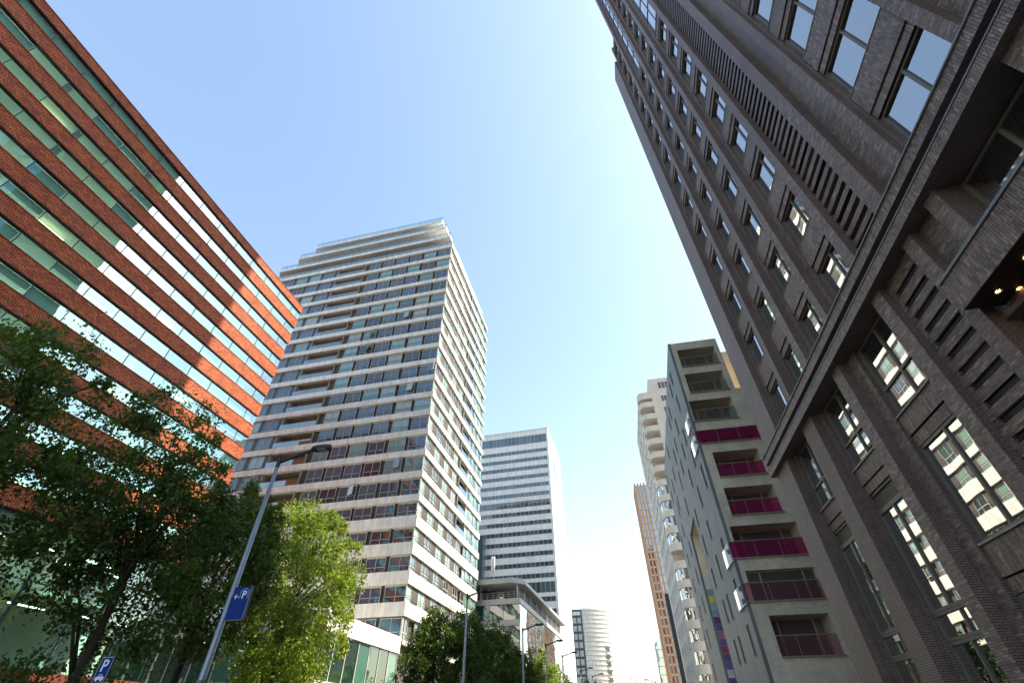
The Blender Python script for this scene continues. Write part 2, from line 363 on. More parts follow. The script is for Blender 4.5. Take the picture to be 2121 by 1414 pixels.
# ------------------------------------------------------------------ shared window builder
_wc = {}
def window(parent, org, W, H, mulls, trans, fm, gm, fw=0.06, fd=0.1, pd=0.05, rz=0, split=True, name='window', bar=None):
    """local plane: u along +X, z up, faces -Y (before rz); bar = frame width of inner bars"""
    bar = bar or fw
    key = (round(W,3), round(H,3), tuple(mulls), tuple(trans), fm.name, gm.name, fw, fd, pd, split, bar)
    if key not in _wc:
        b = MB()
        b.box(0, fw, 0, fd, 0, H); b.box(W-fw, W, 0, fd, 0, H)
        b.box(fw, W-fw, 0.002, fd, 0, fw); b.box(fw, W-fw, 0.002, fd, H-fw, H)
        xs = [fw] + [m for m in mulls] + [W-fw]; zs = [fw] + [t for t in trans] + [H-fw]
        for m in mulls: b.box(m-bar/2, m+bar/2, 0.004, fd-0.004, fw, H-fw)
        for t in trans: b.box(fw, W-fw, 0.008, fd-0.008, t-bar/2, t+bar/2)
        cells = [(xs[i], xs[i+1], zs[j], zs[j+1]) for i in range(len(xs)-1) for j in range(len(zs)-1)]
        fme = b.mesh(name, fm); pms = []
        if split:
            for (x0, x1, z0, z1) in cells:
                pms.append(MB().box(x0-0.01, x1+0.01, pd, pd+0.016, z0-0.01, z1+0.01).mesh('pane', gm))
        else:
            q = MB()
            for (x0, x1, z0, z1) in cells: q.quad([(x0-0.005,pd,z0-0.005),(x1+0.005,pd,z0-0.005),(x1+0.005,pd,z1+0.005),(x0-0.005,pd,z1+0.005)])
            pms.append(q.mesh('pane', gm))
        _wc[key] = (fme, pms)
    fme, pms = _wc[key]
    o = ob(name, fme, parent, org, rz)
    for p in pms: ob('pane', p, o)
    return o

# ------------------------------------------------------------------ dark brick building (right)
D = thing('brick_building', 'tall dark brown brick building with stepped piers and heavy cornice on the right', 'building', (9.2, 0, 0))
DM = [M['dbrick'], M['mortar']]
YB, ZB = 17.3, 21.0          # nearer and lower than this the bricks are built one by one
fields = []                  # (y0, y1, z0, z1, x, soldier)
def dbox(b, x0, x1, y0, y1, z0, z1, bricks=True, soldier=False):
    near = bricks and y0 < YB and z0 < ZB and y1 > 2.0
    if near and z1 > ZB + 0.5:
        dbox(b, x0, x1, y0, y1, z0, ZB, True, soldier); b.box(x0, x1, y0, y1, ZB, z1); return
    n = len(b.m); b.box(x0, x1, y0, y1, z0, z1)
    if near: b.m[n + 5] = 1; fields.append((y0, y1, z0, z1, x0, soldier))

ZC, ZTOP = 13.05, 86.0
zd = lambda z, d: 1.6 + (z - 1.6) * (1 + d / 9.2)      # height of a point measured on the pier face, moved back by d
UP = [(22.85, 25.05), (19.85, 20.3), (17.1, 17.6), (14.35, 14.8), (11.5, 11.97), (9.25, 9.85), (7.95, 8.35), (4.95, 5.3), (2.2, 2.7), (-0.8, -0.3), (-4.2, -3.7), (-7.6, -7.1), (-14, -10.5)]
LOW = [(23.1, 25.05), (19.0, 20.2), (15.4, 16.05), (11.6, 12.15), (9.5, 9.92), (8.15, 8.6)]
# back wall of the recesses
MB().box(0.72, 8.3, -14, 20.3, 0, ZTOP).box(0.72, 8.3, 20.3, 22.85, 0, 71.3).box(0.72, 8.3, 22.85, 25.04, 0, 67.0).each('wall', M['dbrick'], D)
MB().box(8.4, 30, -13, 38.6, 0, 128).build('hidden_tower', M['dbrick'], D)  # unseen tower, placed to shade the red office and darken its reflections
for (a, c) in UP:
    b = MB(); dbox(b, 0, 0.74, a, c, ZC, 67.0 if c > 22 else ZTOP); b.build('pier', DM, D)
for (a, c) in LOW:
    b = MB(); dbox(b, 0, 0.74, a, c, 0 if c > 9 else 9.7, 11.95); b.build('pier', DM, D)
# window columns above the cornice: (near y, far y, nib)
NF = 20
cols = [(20.3, 22.85), (17.6, 19.85), (14.8, 17.1), (11.97, 14.35), (5.3, 7.95), (-0.3, 2.2), (-3.7, -0.8), (-7.1, -4.2)]
for ci, (a, c) in enumerate(cols):
    nib = 0.30 if ci < 4 else 0.12
    wd = 0.44 if ci < 4 else 0.30
    sd = 0.30 if ci < 4 else 0.18
    if nib: 
        b = MB(); dbox(b, 0.27 if ci < 4 else 0.13, 0.73, c - nib, c - 0.003, ZC, 71.3 if ci == 0 else ZTOP, ci < 4); b.build('pier_nib', DM, D)
    for k in range(NF):
        zs = zd(13.05 + 3.4 * k, sd) if k else ZC; zh = zd(14.76 + 3.4 * k, wd); zn = zd(13.05 + 3.4 * (k + 1), sd)
        if ci == 3 and zs > 45: continue
        if ci == 0 and zn > 71.3: continue
        if ci == 1 and zs > 52: continue
        window(D, (wd, c - nib, zs), c - nib - a, zh - zs, (round((c - nib - a) * 0.52, 3),), (), M['dmetal'], M['dglass'], 0.075, 0.12, 0.06, -pi/2)
        b = MB(); dbox(b, sd + 0.05, 0.73, a, c - nib - 0.004, zh + 0.004, zh + 0.33, True, True)
        dbox(b, sd, 0.73, a, c - nib - 0.004, zh + 0.36, zn - 0.03, True, True); b.each('spandrel', DM, D)
        MB().box(sd - 0.03, 0.62, a, c - nib - 0.006, zn - 0.028, zn - 0.001).build('sill', M['sillmetal'], D)
# tall glazed strips high up
for (a, c, z0) in ((11.97, 14.05, 45.6), (17.6, 19.55, 52.6)):
    for k in range(int((ZTOP - z0) / 3.4)):
        window(D, (0.35, c, z0 + 3.4 * k), c - a, 3.38, (round((c - a) / 2, 3),), (), M['lip'], M['dglass'], 0.04, 0.1, 0.05, -pi/2)
# ribbed panel and plain recessed panels above the cornice
b = MB(); b.box(0.42, 0.73, 9.85, 11.5, ZC, ZTOP); b.build('rib_panel', M['dbrick'], D)
rib = MB(); rib.box(0, 0.2, 0, 1.63, 0, 0.245); ribm = rib.mesh('brick_rib', M['dbrick'])
for k in range(int((ZTOP - 13.6) / 0.477)):
    z = 13.35 + 0.477 * k
    if z < ZB:
        b = MB(); dbox(b, 0.24, 0.43, 9.86, 11.49, z, z + 0.245); b.build('brick_rib', DM, D)
    else: ob('brick_rib', ribm, D, (0.24, 9.86, z))
b = MB(); dbox(b, 0.30, 0.73, 8.352, 9.248, ZC, ZTOP); b.build('recessed_panel', DM, D)
b = MB(); dbox(b, 0.28, 0.73, 2.702, 4.948, ZC, ZTOP); b.build('recessed_panel', DM, D)
MB().box(0.3, 0.73, -10.5, -7.602, ZC, ZTOP).build('recessed_panel', M['dbrick'], D)
# cornice
b = MB()
b.box(-0.24, 0.7, -14.2, 25.33, 11.95, 12.32); b.m[-1] = 1
b.box(0.06, 0.7, -14.2, 25.2, 12.32, 12.62)
b.box(-0.24, 0.7, -14.2, 25.33, 12.62, 13.0); b.m[-1] = 1
b.build('cornice', [M['dbrick'], M['mortar']], D)
fields.append((2.2, 25.3, 11.95, 12.32, -0.24, True)); fields.append((2.2, 25.3, 12.62, 13.0, -0.24, True))
MB().box(-0.27, 0.7, -14.2, 25.36, 12.32, 12.36).box(-0.30, 0.7, -14.2, 25.37, 13.0, 13.048).each('cornice_lip', M['lip'], D)
# base storeys
def base_col(a, c, nibw, doors):
    b = MB(); dbox(b, 0.32, 0.74, c - nibw, c - 0.003, 0, 11.95); b.build('pier_nib', DM, D)
    f = c - nibw - 0.02; Wd = f - a; mid = round(Wd * 0.5, 3)
    zz = lambda z: zd(z, 0.46)
    if doors:
        z8, z7, z73, z43, z36 = zd(8.93, 0.36), zz(7.92), zz(7.32), zz(4.30), zz(3.60)
        window(D, (0.46, f, z8), Wd, 11.93 - z8, (mid,), (round(zz(9.75) - z8, 3),), M['dmetal'], M['dglass'], 0.09, 0.14, 0.06, -pi/2)
        lv = MB(); lv.box(0.50, 0.64, a, f, z73, z73 + 0.08); lv.box(0.50, 0.64, a, f, z7 - 0.07, z7); lv.box(0.66, 0.70, a, f, z73 + 0.08, z7 - 0.07)
        nl_ = 9; st = (z7 - z73 - 0.17) / nl_
        for i in range(nl_): lv.box(0.56, 0.64, a + 0.05, f - 0.05, z73 + 0.1 + i * st, z73 + 0.1 + i * st + 0.028)
        lv.build('louvre_grille', M['louver_b'], D)
        window(D, (0.46, f, z43), Wd, z73 - z43 - 0.01, (round(Wd * 0.42, 3), round(Wd * 0.86, 3)), (), M['dmetal'], M['dglass'], 0.09, 0.14, 0.06, -pi/2)
        window(D, (0.46, f, z36), Wd, z43 - z36 - 0.01, (round(Wd * 0.55, 3),), (), M['dmetal'], M['dglass'], 0.08, 0.14, 0.06, -pi/2)
        window(D, (0.46, f, 0.05), Wd, z36 - 0.06, (round(Wd * 0.45, 3),), (2.5,), M['dmetal'], M['dglass'], 0.09, 0.14, 0.06, -pi/2, name='door')
        b = MB(); dbox(b, 0.40, 0.73, a, f, z7 + 0.36, z8 - 0.06, True, True); dbox(b, 0.45, 0.73, a, f, z7 + 0.01, z7 + 0.33, True, True); b.each('spandrel', DM, D)
        MB().box(0.33, 0.6, a, f, z8 - 0.055, z8 - 0.002).build('sill', M['sillmetal'], D)
    else:
        z8, z7, z5, z4 = zd(8.95, 0.36), zz(7.86), zd(5.24, 0.36), zz(4.05)
        window(D, (0.46, f, z8), Wd, 11.93 - z8, (mid,), (round(zz(9.80) - z8, 3),), M['dmetal'], M['dglass'], 0.09, 0.14, 0.06, -pi/2)
        window(D, (0.46, f, z5), Wd, z7 - z5, (mid,), (), M['dmetal'], M['dglass'], 0.09, 0.14, 0.06, -pi/2)
        window(D, (0.46, f, 0.3), Wd, z4 - 0.31, (mid,), (2.4,), M['dmetal'], M['dglass'], 0.09, 0.14, 0.06, -pi/2)
        for (za, zb_) in ((z7, z8), (z4, z5)):
            b = MB(); dbox(b, 0.40, 0.73, a, f, za + 0.39, zb_ - 0.06, True, True); dbox(b, 0.45, 0.73, a, f, za + 0.01, za + 0.36, True, True); b.each('spandrel', DM, D)
            MB().box(0.33, 0.6, a, f, zb_ - 0.055, zb_ - 0.002).build('sill', M['sillmetal'], D)
base_col(20.2, 23.1, 0.3, True)
base_col(16.05, 19.0, 0.3, True)
base_col(12.15, 15.4, 0.62, False)
# louvred brick panel
b = MB(); zprev = 0.0
b.box(0.55, 0.73, 9.92, 11.6, 0, 11.95, 2)
zs = [11.32 - 0.477 * k for k in range(20)]
top = 11.95
for z in zs:
    dbox(b, 0.22, 0.54, 9.922, 11.598, z + 0.19, top); top = z
dbox(b, 0.22, 0.54, 9.922, 11.598, 0, top)
for z in zs:   # brick between slot end and pier
    dbox(b, 0.222, 0.54, 11.42, 11.597, z + 0.001, z + 0.189); dbox(b, 0.222, 0.54, 9.923, 10.2, z + 0.001, z + 0.189)
b.build('louvre_panel', DM + [M['black']], D)
slat = MB()
for i in range(3): slat.box(0, 0.05, 0, 1.22, 0.03 + i * 0.05, 0.055 + i * 0.05)
slm = slat.mesh('louvre', M['louver'])
for z in zs: ob('louvre', slm, D, (0.27, 10.2, z))
# wall and window over the canopy, recessed wall under it
b = MB(); dbox(b, 0.28, 0.73, 8.602, 9.498, 8.6, 11.95); b.build('recessed_panel', DM, D)
window(D, (0.62, 8.13, 9.75), 2.9, 2.15, (1.45,), (), M['dmetal'], M['dglass'], 0.09, 0.14, 0.06, -pi/2)
b = MB(); dbox(b, 0.0, 0.74, 4.3, 5.2, 9.6, 11.95); b.build('pier', DM, D)
window(D, (0.62, 4.28, 9.75), 2.5, 2.15, (1.25,), (), M['dmetal'], M['dglass'], 0.09, 0.14, 0.06, -pi/2)
b = MB(); dbox(b, 0.56, 0.735, 6.2, 9.5, 0, 8.85); b.build('porch_wall', DM, D)
MB().box(0.4, 0.735, -14, 1.4, 0, 11.95).build('porch_wall', M['dbrick'], D)
window(D, (0.6, 6.2, 0.1), 4.6, 3.4, (1.5, 3.0), (2.5,), M['dmetal'], M['dglass'], 0.08, 0.12, 0.05, -pi/2, name='door')
MB().box(0.65, 0.735, 1.4, 6.2, 3.5, 8.85).build('porch_wall', M['dbrick'], D)
# canopy with soldier bricks built one by one
canopy = MB().box(-0.55, 0.55, 1.0, 9.25, 8.87, 9.70).build('canopy', M['mortar'], D)
MB().box(-0.545, 0.552, 1.01, 9.24, 8.862, 8.868).build('soffit', M['black'], canopy)
MB().box(-0.60, 0.5, 0.98, 9.27, 9.70, 9.775).build('coping', M['lip'], canopy)
bk = MB(); bk.box(0, 0.02, 0, 0.056, 0, 0.195); bkm = bk.mesh('brick', M['dbrick_piece'])
i = 0; y = 9.185; col_i = 0
while i < 296:
    zc_ = [8.874 + 0.2045 * r for r in range(5)] if col_i % 2 == 0 else [8.874, 8.976, 9.1805, 9.385, 9.5895, 9.692]
    for z0, z1 in zip(zc_[:-1], zc_[1:]):
        ob('brick', bkm, canopy, (-0.562 - random.random() * 0.006, y, z0), 0, (1, 1, (z1 - z0 - 0.009) / 0.195)); i += 1
    y -= 0.0655; col_i += 1
b = MB()
ylim = y + 0.06
fields.append((1.02, ylim, 8.87, 9.69, -0.55, True))
spotb = MB()
for a in range(12):
    t = 2*pi*a/12; t2 = 2*pi*(a+1)/12
    spotb.quad([(0.055*cos(t), 0.055*sin(t), 0), (0.055*cos(t2), 0.055*sin(t2), 0), (0.075*cos(t2), 0.075*sin(t2), -0.018), (0.075*cos(t), 0.075*sin(t), -0.018)], 0)
    spotb.quad([(0.0, 0, 0.02), (0.04*cos(t2), 0.04*sin(t2), 0.0), (0.04*cos(t), 0.04*sin(t), 0.0)], 1)
spm = spotb.mesh('spotlight', [M['lip'], M['spot']])
for yy in (8.72, 7.77, 6.82, 5.87, 4.92, 3.97):
    for xx in (-0.15, 0.25): ob('spotlight', spm, canopy, (xx, yy, 8.858))
# the joined brickwork
def bricks_mesh(fl):
    V = []; F = []
    def add(x, y0, y1, z0, z1):
        b0 = len(V); xf = x - 0.007 - random.random() * 0.005; xb = x + 0.004
        V.extend(((xf,y0,z0),(xf,y1,z0),(xf,y1,z1),(xf,y0,z1),(xb,y0,z0),(xb,y1,z0),(xb,y1,z1),(xb,y0,z1)))
        F.extend(((b0,b0+3,b0+2,b0+1),(b0,b0+1,b0+5,b0+4),(b0+3,b0+7,b0+6,b0+2),(b0,b0+4,b0+7,b0+3),(b0+1,b0+2,b0+6,b0+5)))
    for (y0, y1, z0, z1, x, sol) in fl:
        L, h, j = (0.213, 0.054, 0.009)
        if not sol:
            k0 = math.ceil((z0 - 0.02) / (h + j)); k = k0
            while k * (h + j) < z1 - 0.012:
                a = max(k * (h + j), z0); c = min(k * (h + j) + h, z1)
                yy = math.floor(y0 / (L + j)) * (L + j) - (0.5 * (L + j) if k % 2 else 0)
                while yy < y1:
                    p, q = max(yy, y0), min(yy + L, y1)
                    if q - p > 0.02 and c - a > 0.01: add(x, p, q, a, c)
                    yy += L + j
                k += 1
        else:
            n = max(1, round((z1 - z0) / (L + j))); hh = (z1 - z0) / n
            yy = y0; s = 0
            while yy < y1 - 0.01:
                q = min(yy + h, y1)
                if n == 1: add(x, yy, q, z0 + 0.004, z1 - 0.004)
                else:
                    offs = (0.5 * hh if s % 2 else 0); zz = z0 - offs
                    while zz < z1 - 0.01:
                        p0, p1 = max(zz, z0 + 0.003), min(zz + hh - j, z1 - 0.003)
                        if p1 - p0 > 0.02: add(x, yy, q, p0, p1)
                        zz += hh
                yy += h + j; s += 1
    me = bpy.data.meshes.new('brickwork'); me.from_pydata(V, [], F); me.materials.append(M['dbrick_piece']); me.update()
    return me
stuff(ob('brickwork', bricks_mesh(fields), D))
# ------------------------------------------------------------------ red banded office (left)
KA = 0.90625
zA = lambda z: 1.6 + (z - 1.6) * KA
A = thing('office_building', 'office block with red tiled bands and teal ribbon windows on the left', 'building', (-40.47, 41.55, 0), -rad(2.7))
AL = -62.0
bands = [(zA(54.87), zA(56.05))] + [(zA(53.13 - 3.275 * i - 1.6), zA(53.13 - 3.275 * i)) for i in range(12)]
low = bands[-1][0]
muls = [0.0, -1.785] + [-1.785 - 2.937 * j for j in range(1, 21)]
for i, (z0, z1) in enumerate(bands):
    MB().box(-0.35, 0.0, AL, 0.0, z0, z1).build('tile_band', M['tile'], A)
    b = MB(); b.box(-0.3, 0.06, AL, 0.05, z1, z1 + 0.05); b.build('band_coping', M['redlip'], A)
    b = MB(); b.box(-0.34, -0.03, AL, -0.02, z0 - 0.09, z0 - 0.002); b.build('band_soffit', M['bandshade'], A)  # dark underside strip, its shade is in the colour
# end wall, roof, floors, back
b = MB(); b.box(-24, -0.4, -0.5, -0.06, low, zA(55.9)); b.build('end_wall', M['tile'], A)
MB().box(-24, -0.4, AL, -0.52, zA(54.9), zA(55.6)).build('roof', M['redmetal'], A)
gl_m = {}
mull_m = {}
for i in range(len(bands) - 1):
    zt = bands[i][0] - 0.09; zb = bands[i + 1][1] + 0.05; H = zt - zb
    MB().box(-22, -0.36, AL, -0.52, zb - 1.35, zb - 0.1).build('floor_slab', M['ceil'], A)
    MB().box(-5.2, -4.9, AL, -1.5, zt + 0.02, zt + 0.06).build('hidden_fill_strip', M['deeplight'], A)  # unseen fill light deep in each floor
    MB().box(-8.2, -7.9, AL, -1.5, zt + 0.02, zt + 0.06).build('hidden_fill_strip', M['deeplight'], A)
    for j in range(len(muls) - 1):
        y1, y0 = muls[j], muls[j + 1]; Wd = y1 - y0
        if y0 < AL: break
        key = round(Wd, 2), round(H, 2)
        if key not in gl_m:
            gl_m[key] = MB().box(-0.20, -0.18, 0.03, Wd - 0.03, 0, H).mesh('pane', M['aglass'])
            mull_m[key] = MB().box(-0.26, -0.15, -0.03, 0.03, 0, H).mesh('mullion', M['mullion'])
        ob('pane', gl_m[key], A, (0, y0, zb))
        ob('mullion', mull_m[key], A, (0, y0, zb))
        r = random.random()
        if i == 0 or r < 0.30:
            h = H * (1.0 if (i == 0 or r < 0.16) else 0.45)
            MB().box(-0.50, -0.47, y0 + 0.06, y1 - 0.06, zt - h, zt).build('blind', M['blind'], A)
        elif r < 0.62:
            c = -1.4 - 2.2 * random.random()
            MB().box(c - 0.14, c, y0 + 0.3, y0 + 2.6, zt - 0.12, zt - 0.07).build('luminaire', M['tubelight'], A)
        elif r < 0.78:
            MB().box(-0.95, -0.55, y0 + 0.1, y0 + 0.55, zb, zt).build('column', M['ceil'], A)
MB().box(-22.4, -9.0, AL, -0.53, zA(5.0), zA(54.8)).build('core_wall', M['office'], A)
# lobby glazing
zl0, zl1 = zA(5.72), low - 0.1
lob = [0.0]
while lob[-1] > AL + 5: lob.append(lob[-1] - 4.4)
hh = round((zA(11.3) - zl0), 3)
for j in range(len(lob) - 1):
    window(A, (-0.22, lob[j + 1], zl0), lob[j] - lob[j + 1], zl1 - zl0, (), (hh,), M['mullion'], M['lobbyglass'], 0.06, 0.14, 0.06, pi/2)
    for q in range(3):
        if random.random() < 0.75:
            c = -1.6 - 2.3 * q - random.random(); yy = lob[j + 1] + 0.6 + random.random()
            MB().box(c - 0.16, c, yy, yy + 2.6, zl1 - 0.5 - (0 if q else 4.4), zl1 - 0.44 - (0 if q else 4.4)).build('luminaire', M['whitelight'], A)
    MB().box(-6.3, -5.9, lob[j] - 0.9, lob[j] - 0.45, 0, zl1).build('column', M['ceil'], A)
MB().box(-8.9, -0.5, AL, -0.6, zl1 - 0.35, zl1).build('lobby_ceiling', M['ceil'], A)
MB().box(-8.9, -2.6, AL, -0.6, zA(11.1), zA(11.4)).build('gallery', M['ceil'], A)
MB().box(-8.98, -8.9, AL, -0.6, 0, zl1).build('lobby_wall', M['blind'], A)
MB().box(-1.2, 0.55, AL, 0.1, zA(5.15), zA(5.70)).build('plinth_fascia', M['redmetal'], A)
for j in range(len(lob) - 1):
    window(A, (-0.9, lob[j + 1], 0.2), lob[j] - lob[j + 1], zA(5.15) - 0.2, (2.27,), (), M['mullion'], M['lobbyglass'], 0.06, 0.12, 0.05, pi/2, name='ground_window')

# ------------------------------------------------------------------ residential tower
KB = 1.14
zB = lambda z: 1.6 + (z - 1.6) * KB
B = thing('residential_tower', 'tall residential tower with pale stone floor bands, stepped terraces and a white podium', 'building', (-25.31, 59.28, 0), -rad(2.0))
xB = lambda x: (x + 22.2) * KB
sb = [zB(11.48 + 3.097 * k) if k <= 10 else zB(42.45 + 3.206 * (k - 10)) for k in range(21)]
XL, YR = xB(-64), 29.1
th_ = lambda k: 1.5 if k <= 3 else 0.97
la, lc = xB(-46.75), xB(-40.6)
b = MB(); b.box(XL + 0.3, -2.6, 2.6, YR - 0.3, 0, sb[20] + 0.4); b.box(XL + 0.3, la - 0.01, 0.55, 2.59, 0, sb[20] + 0.4); b.box(lc + 0.01, -0.55, 0.55, 2.59, 0, sb[20] + 0.4)
b.box(-2.59, -0.55, 2.6, 15.68, 0, sb[20] + 0.4); b.box(-2.59, -0.55, 20.41, YR - 0.3, 0, sb[20] + 0.4); b.box(-2.59, -0.55, 15.7, 20.39, 0, sb[4] + 0.5)
b.build('core', M['tbrick'], B)
fw_x = [(-24.95, -22.32), (-27.9, -25.42), (-30.88, -28.5), (-33.84, -31.3), (-36.65, -34.28), (-39.5, -37.15)]
lw_x = [(-49.9, -47.55), (-53.05, -50.7), (-56.2, -53.85), (-59.3, -56.95), (-62.4, -60.05)]
sw_y = [(3.95, 6.3), (8.4, 10.65), (12.6, 14.8)]
gw_y = [(20.7, 22.4), (23.5, 25.2), (26.4, 28.05)]
open_m = {}
for k in range(21):
    t = th_(k); z0 = sb[k]; z1 = z0 + t
    # stone band round front and right side; loggias cut into its inside only
    b = MB(); b.box(XL, 0.10, -0.10, 0.6, z0, z1); b.box(-0.6, 0.10, 0.6, YR, z0, z1); b.build('stone_band', M['stone'], B)
    if k == 20: break
    zn = sb[k + 1]; H = zn - z1 - 0.02
    zr = round(H * 0.34, 3)
    for i, (a, c) in enumerate(fw_x):
        W_ = xB(c) - xB(a)
        window(B, (xB(a), 0.18, z1), W_, H - 0.16, (round(W_ * 0.5, 3),), (zr,), M['cream_frame'], M['bglass'], 0.07, 0.12, 0.07, 0, False)
        MB().box(xB(a), xB(c), 0.12, 0.34, zn - 0.18, zn - 0.02).build('blind_box', M['cream_frame'], B)
        if random.random() < 0.10:      # a sash standing open
            o = MB().box(0, W_ * 0.46, 0, 0.05, 0, (H - 0.16) * 0.62).build('open_sash', M['cream_frame'], B, (xB(a) + W_ * 0.5, 0.14, z1 + zr + 0.04), -rad(random.uniform(15, 50)))
            MB().box(0.06, W_ * 0.46 - 0.06, -0.006, -0.002, 0.06, (H - 0.16) * 0.62 - 0.06).build('pane', M['bglass'], o)
    for i, (a, c) in enumerate(lw_x):
        W_ = xB(c) - xB(a)
        window(B, (xB(a), 0.18, z1 + 0.35), W_, H - 0.5, (round(W_ * 0.5, 3),), (), M['cream_frame'], M['bglass'], 0.07, 0.12, 0.07, 0, False)
        MB().box(xB(a), xB(a) + W_, 0.2, 0.3, z1, z1 + 0.34).build('apron_panel', M['bluepanel'], B)
        MB().box(xB(c), xB(c) + 0.86, 0.22, 0.4, z1, zn - 0.01).build('side_panel', M['bluepanel'], B)
    # loggia: side walls, soffit, back glazing, glass front
    la, lc = xB(-46.75), xB(-40.6)
    lo = MB(); lo.box(la + 0.0, la + 0.14, 0.05, 2.4, z1, zn); lo.box(lc - 0.14, lc, 0.2, 2.4, z1, zn); lo.box(la + 0.14, lc - 0.14, 0.62, 2.4, zn - 0.03, zn - 0.005)
    lo.box(la + 0.14, lc - 0.14, 2.3, 2.42, z1, zn - 0.03)
    lo.build('loggia', M['soffit'], B)
    # rail along the windows and the loggia
    r = MB(); r.box(xB(-39.6), 0.06, -0.07, -0.03, z1 + zr - 0.03, z1 + zr + 0.03); r.build('railing', M['rail'], B)
    r = MB(); r.box(la, lc, -0.07, -0.05, z1 + 0.05, z1 + 1.0); r.build('balustrade', M['clearglass'], B)
    r = MB(); r.box(la, lc, -0.09, -0.04, z1 + 1.0, z1 + 1.05); r.build('railing', M['rail'], B)
    # right side
    W_ = 1.75
    window(B, (-0.18, 0.12, z1), W_, H - 0.16, (), (zr,), M['cream_frame'], M['sglass'], 0.07, 0.12, 0.07, pi/2, False)
    for (a, c) in sw_y:
        window(B, (-0.18, a, z1), c - a, H - 0.16, (round((c - a) * 0.5, 3),), (zr,), M['cream_frame'], M['sglass'], 0.08, 0.12, 0.07, pi/2, False)
    for (a, c) in gw_y:
        window(B, (-0.18, a, z1), c - a, H - 0.16, (), (zr,), M['cream_frame'], M['sglass'], 0.08, 0.12, 0.07, pi/2, False)
        MB().box(-0.32, -0.14, c, c + 1.05, z1, zn - 0.01).build('green_panel', M['greenpanel'], B)
    MB().box(-0.30, -0.20, 1.95, 3.94, z1, zn - 0.01).box(-0.30, -0.20, 6.31, 8.39, z1, zn - 0.01).box(-0.30, -0.20, 10.66, 12.59, z1, zn - 0.01).each('brick_infill', M['tbrick'], B)
    if 4 <= k:
        lo = MB(); lo.box(-2.4, -0.05, 15.7, 15.85, z1, zn); lo.box(-2.4, -0.05, 20.25, 20.4, z1, zn); lo.each('loggia_wall', M['soffit'], B)
        MB().box(0.04, 0.06, 15.8, 20.3, z1 + 0.05, z1 + 1.0).build('balustrade', M['clearglass'], B)
    else:
        window(B, (-0.18, 16.8, z1), 2.2, H - 0.16, (1.1,), (zr,), M['cream_frame'], M['sglass'], 0.08, 0.12, 0.07, pi/2, False)
        MB().box(-0.30, -0.20, 14.81, 16.79, z1, zn - 0.01).build('brick_infill', M['tbrick'], B)
    MB().box(0.03, 0.07, 0.0, 14.8, z1 + zr - 0.03, z1 + zr + 0.03).box(0.03, 0.07, 20.5, YR, z1 + zr - 0.03, z1 + zr + 0.03).each('railing', M['rail'], B)
# lowest window row, just above the podium roof
zq = sb[0] - 2.45
for (a, c) in fw_x + lw_x:
    W_ = xB(c) - xB(a)
    window(B, (xB(a), 0.18, zq), W_, 2.28, (round(W_ * 0.5, 3),), (0.8,), M['cream_frame'], M['bglass'], 0.07, 0.12, 0.07, 0, False)
for (a, c) in [(0.12, 1.87)] + sw_y + [(16.8, 19.0)] + gw_y:
    window(B, (-0.18, a, zq), c - a, 2.28, (round((c - a) * 0.5, 3),), (0.8,), M['cream_frame'], M['sglass'], 0.07, 0.12, 0.07, pi/2, False)
MB().box(-0.45, 0.1, 0.4, YR, 10.0, zq - 0.01).build('stone_band', M['stone'], B)
# stepped roof terraces
zt = sb[20] + 0.92
lv = [(xB(-63.2), xB(-22.9), 0.0, zB(78.0)), (xB(-60.2), xB(-24.3), 0.5, zB(82.0)), (xB(-57.2), xB(-25.6), 1.0, zB(85.5))]
prev = (XL, 0.0, -0.05, zt)
for i, (xa, xb, yf, zs) in enumerate(lv):
    MB().prism([(xa + 1.6, yf), (xb, yf), (xb, YR - 3), (xa, YR - 3), (xa, yf + 2.2)], zs, zs + 0.8).build('terrace_slab', M['stone'], B)
    b = MB(); b.box(xa + 3.0, xb - 1.6, yf + 2.6, YR - 4, prev[3], zs); b.build('penthouse_wall', M['soffit'], B)
    n_ = int((xb - xa - 6) / 2.6)
    for q in range(n_):
        window(B, (xa + 3.4 + q * 2.6, yf + 2.45, prev[3]), 2.5, zs - prev[3] - 0.25, (1.25,), (), M['cream_frame'], M['bglass'], 0.06, 0.12, 0.05, 0, False)
    prev = (xa, xb, yf, zs + 0.8)
def balus(x0, x1, y, z, h=1.15, pitch=1.5, ret=2.0):
    g = MB(); g.box(x0, x1, y - 0.012, y + 0.012, z + 0.08, z + h - 0.05); g.box(x1 - 0.012, x1 + 0.012, y, y + ret, z + 0.08, z + h - 0.05); g.build('balustrade', M['clearglass'], B)
    r = MB(); r.box(x0, x1 + 0.03, y - 0.03, y + 0.03, z + h - 0.05, z + h); r.box(x1 - 0.03, x1 + 0.03, y + 0.03, y + ret, z + h - 0.05, z + h)
    q = x0
    while q <= x1: r.box(q - 0.02, q + 0.02, y - 0.02, y + 0.02, z, z + h - 0.05); q += pitch
    r.build('railing', M['rail'], B)
balus(XL, 0.05, -0.04, zt, 1.2, 1.5, 3)
for (xa, xb, yf, zs) in lv: balus(xa + 1.6, xb - 0.08, yf + 0.1, zs + 0.8)
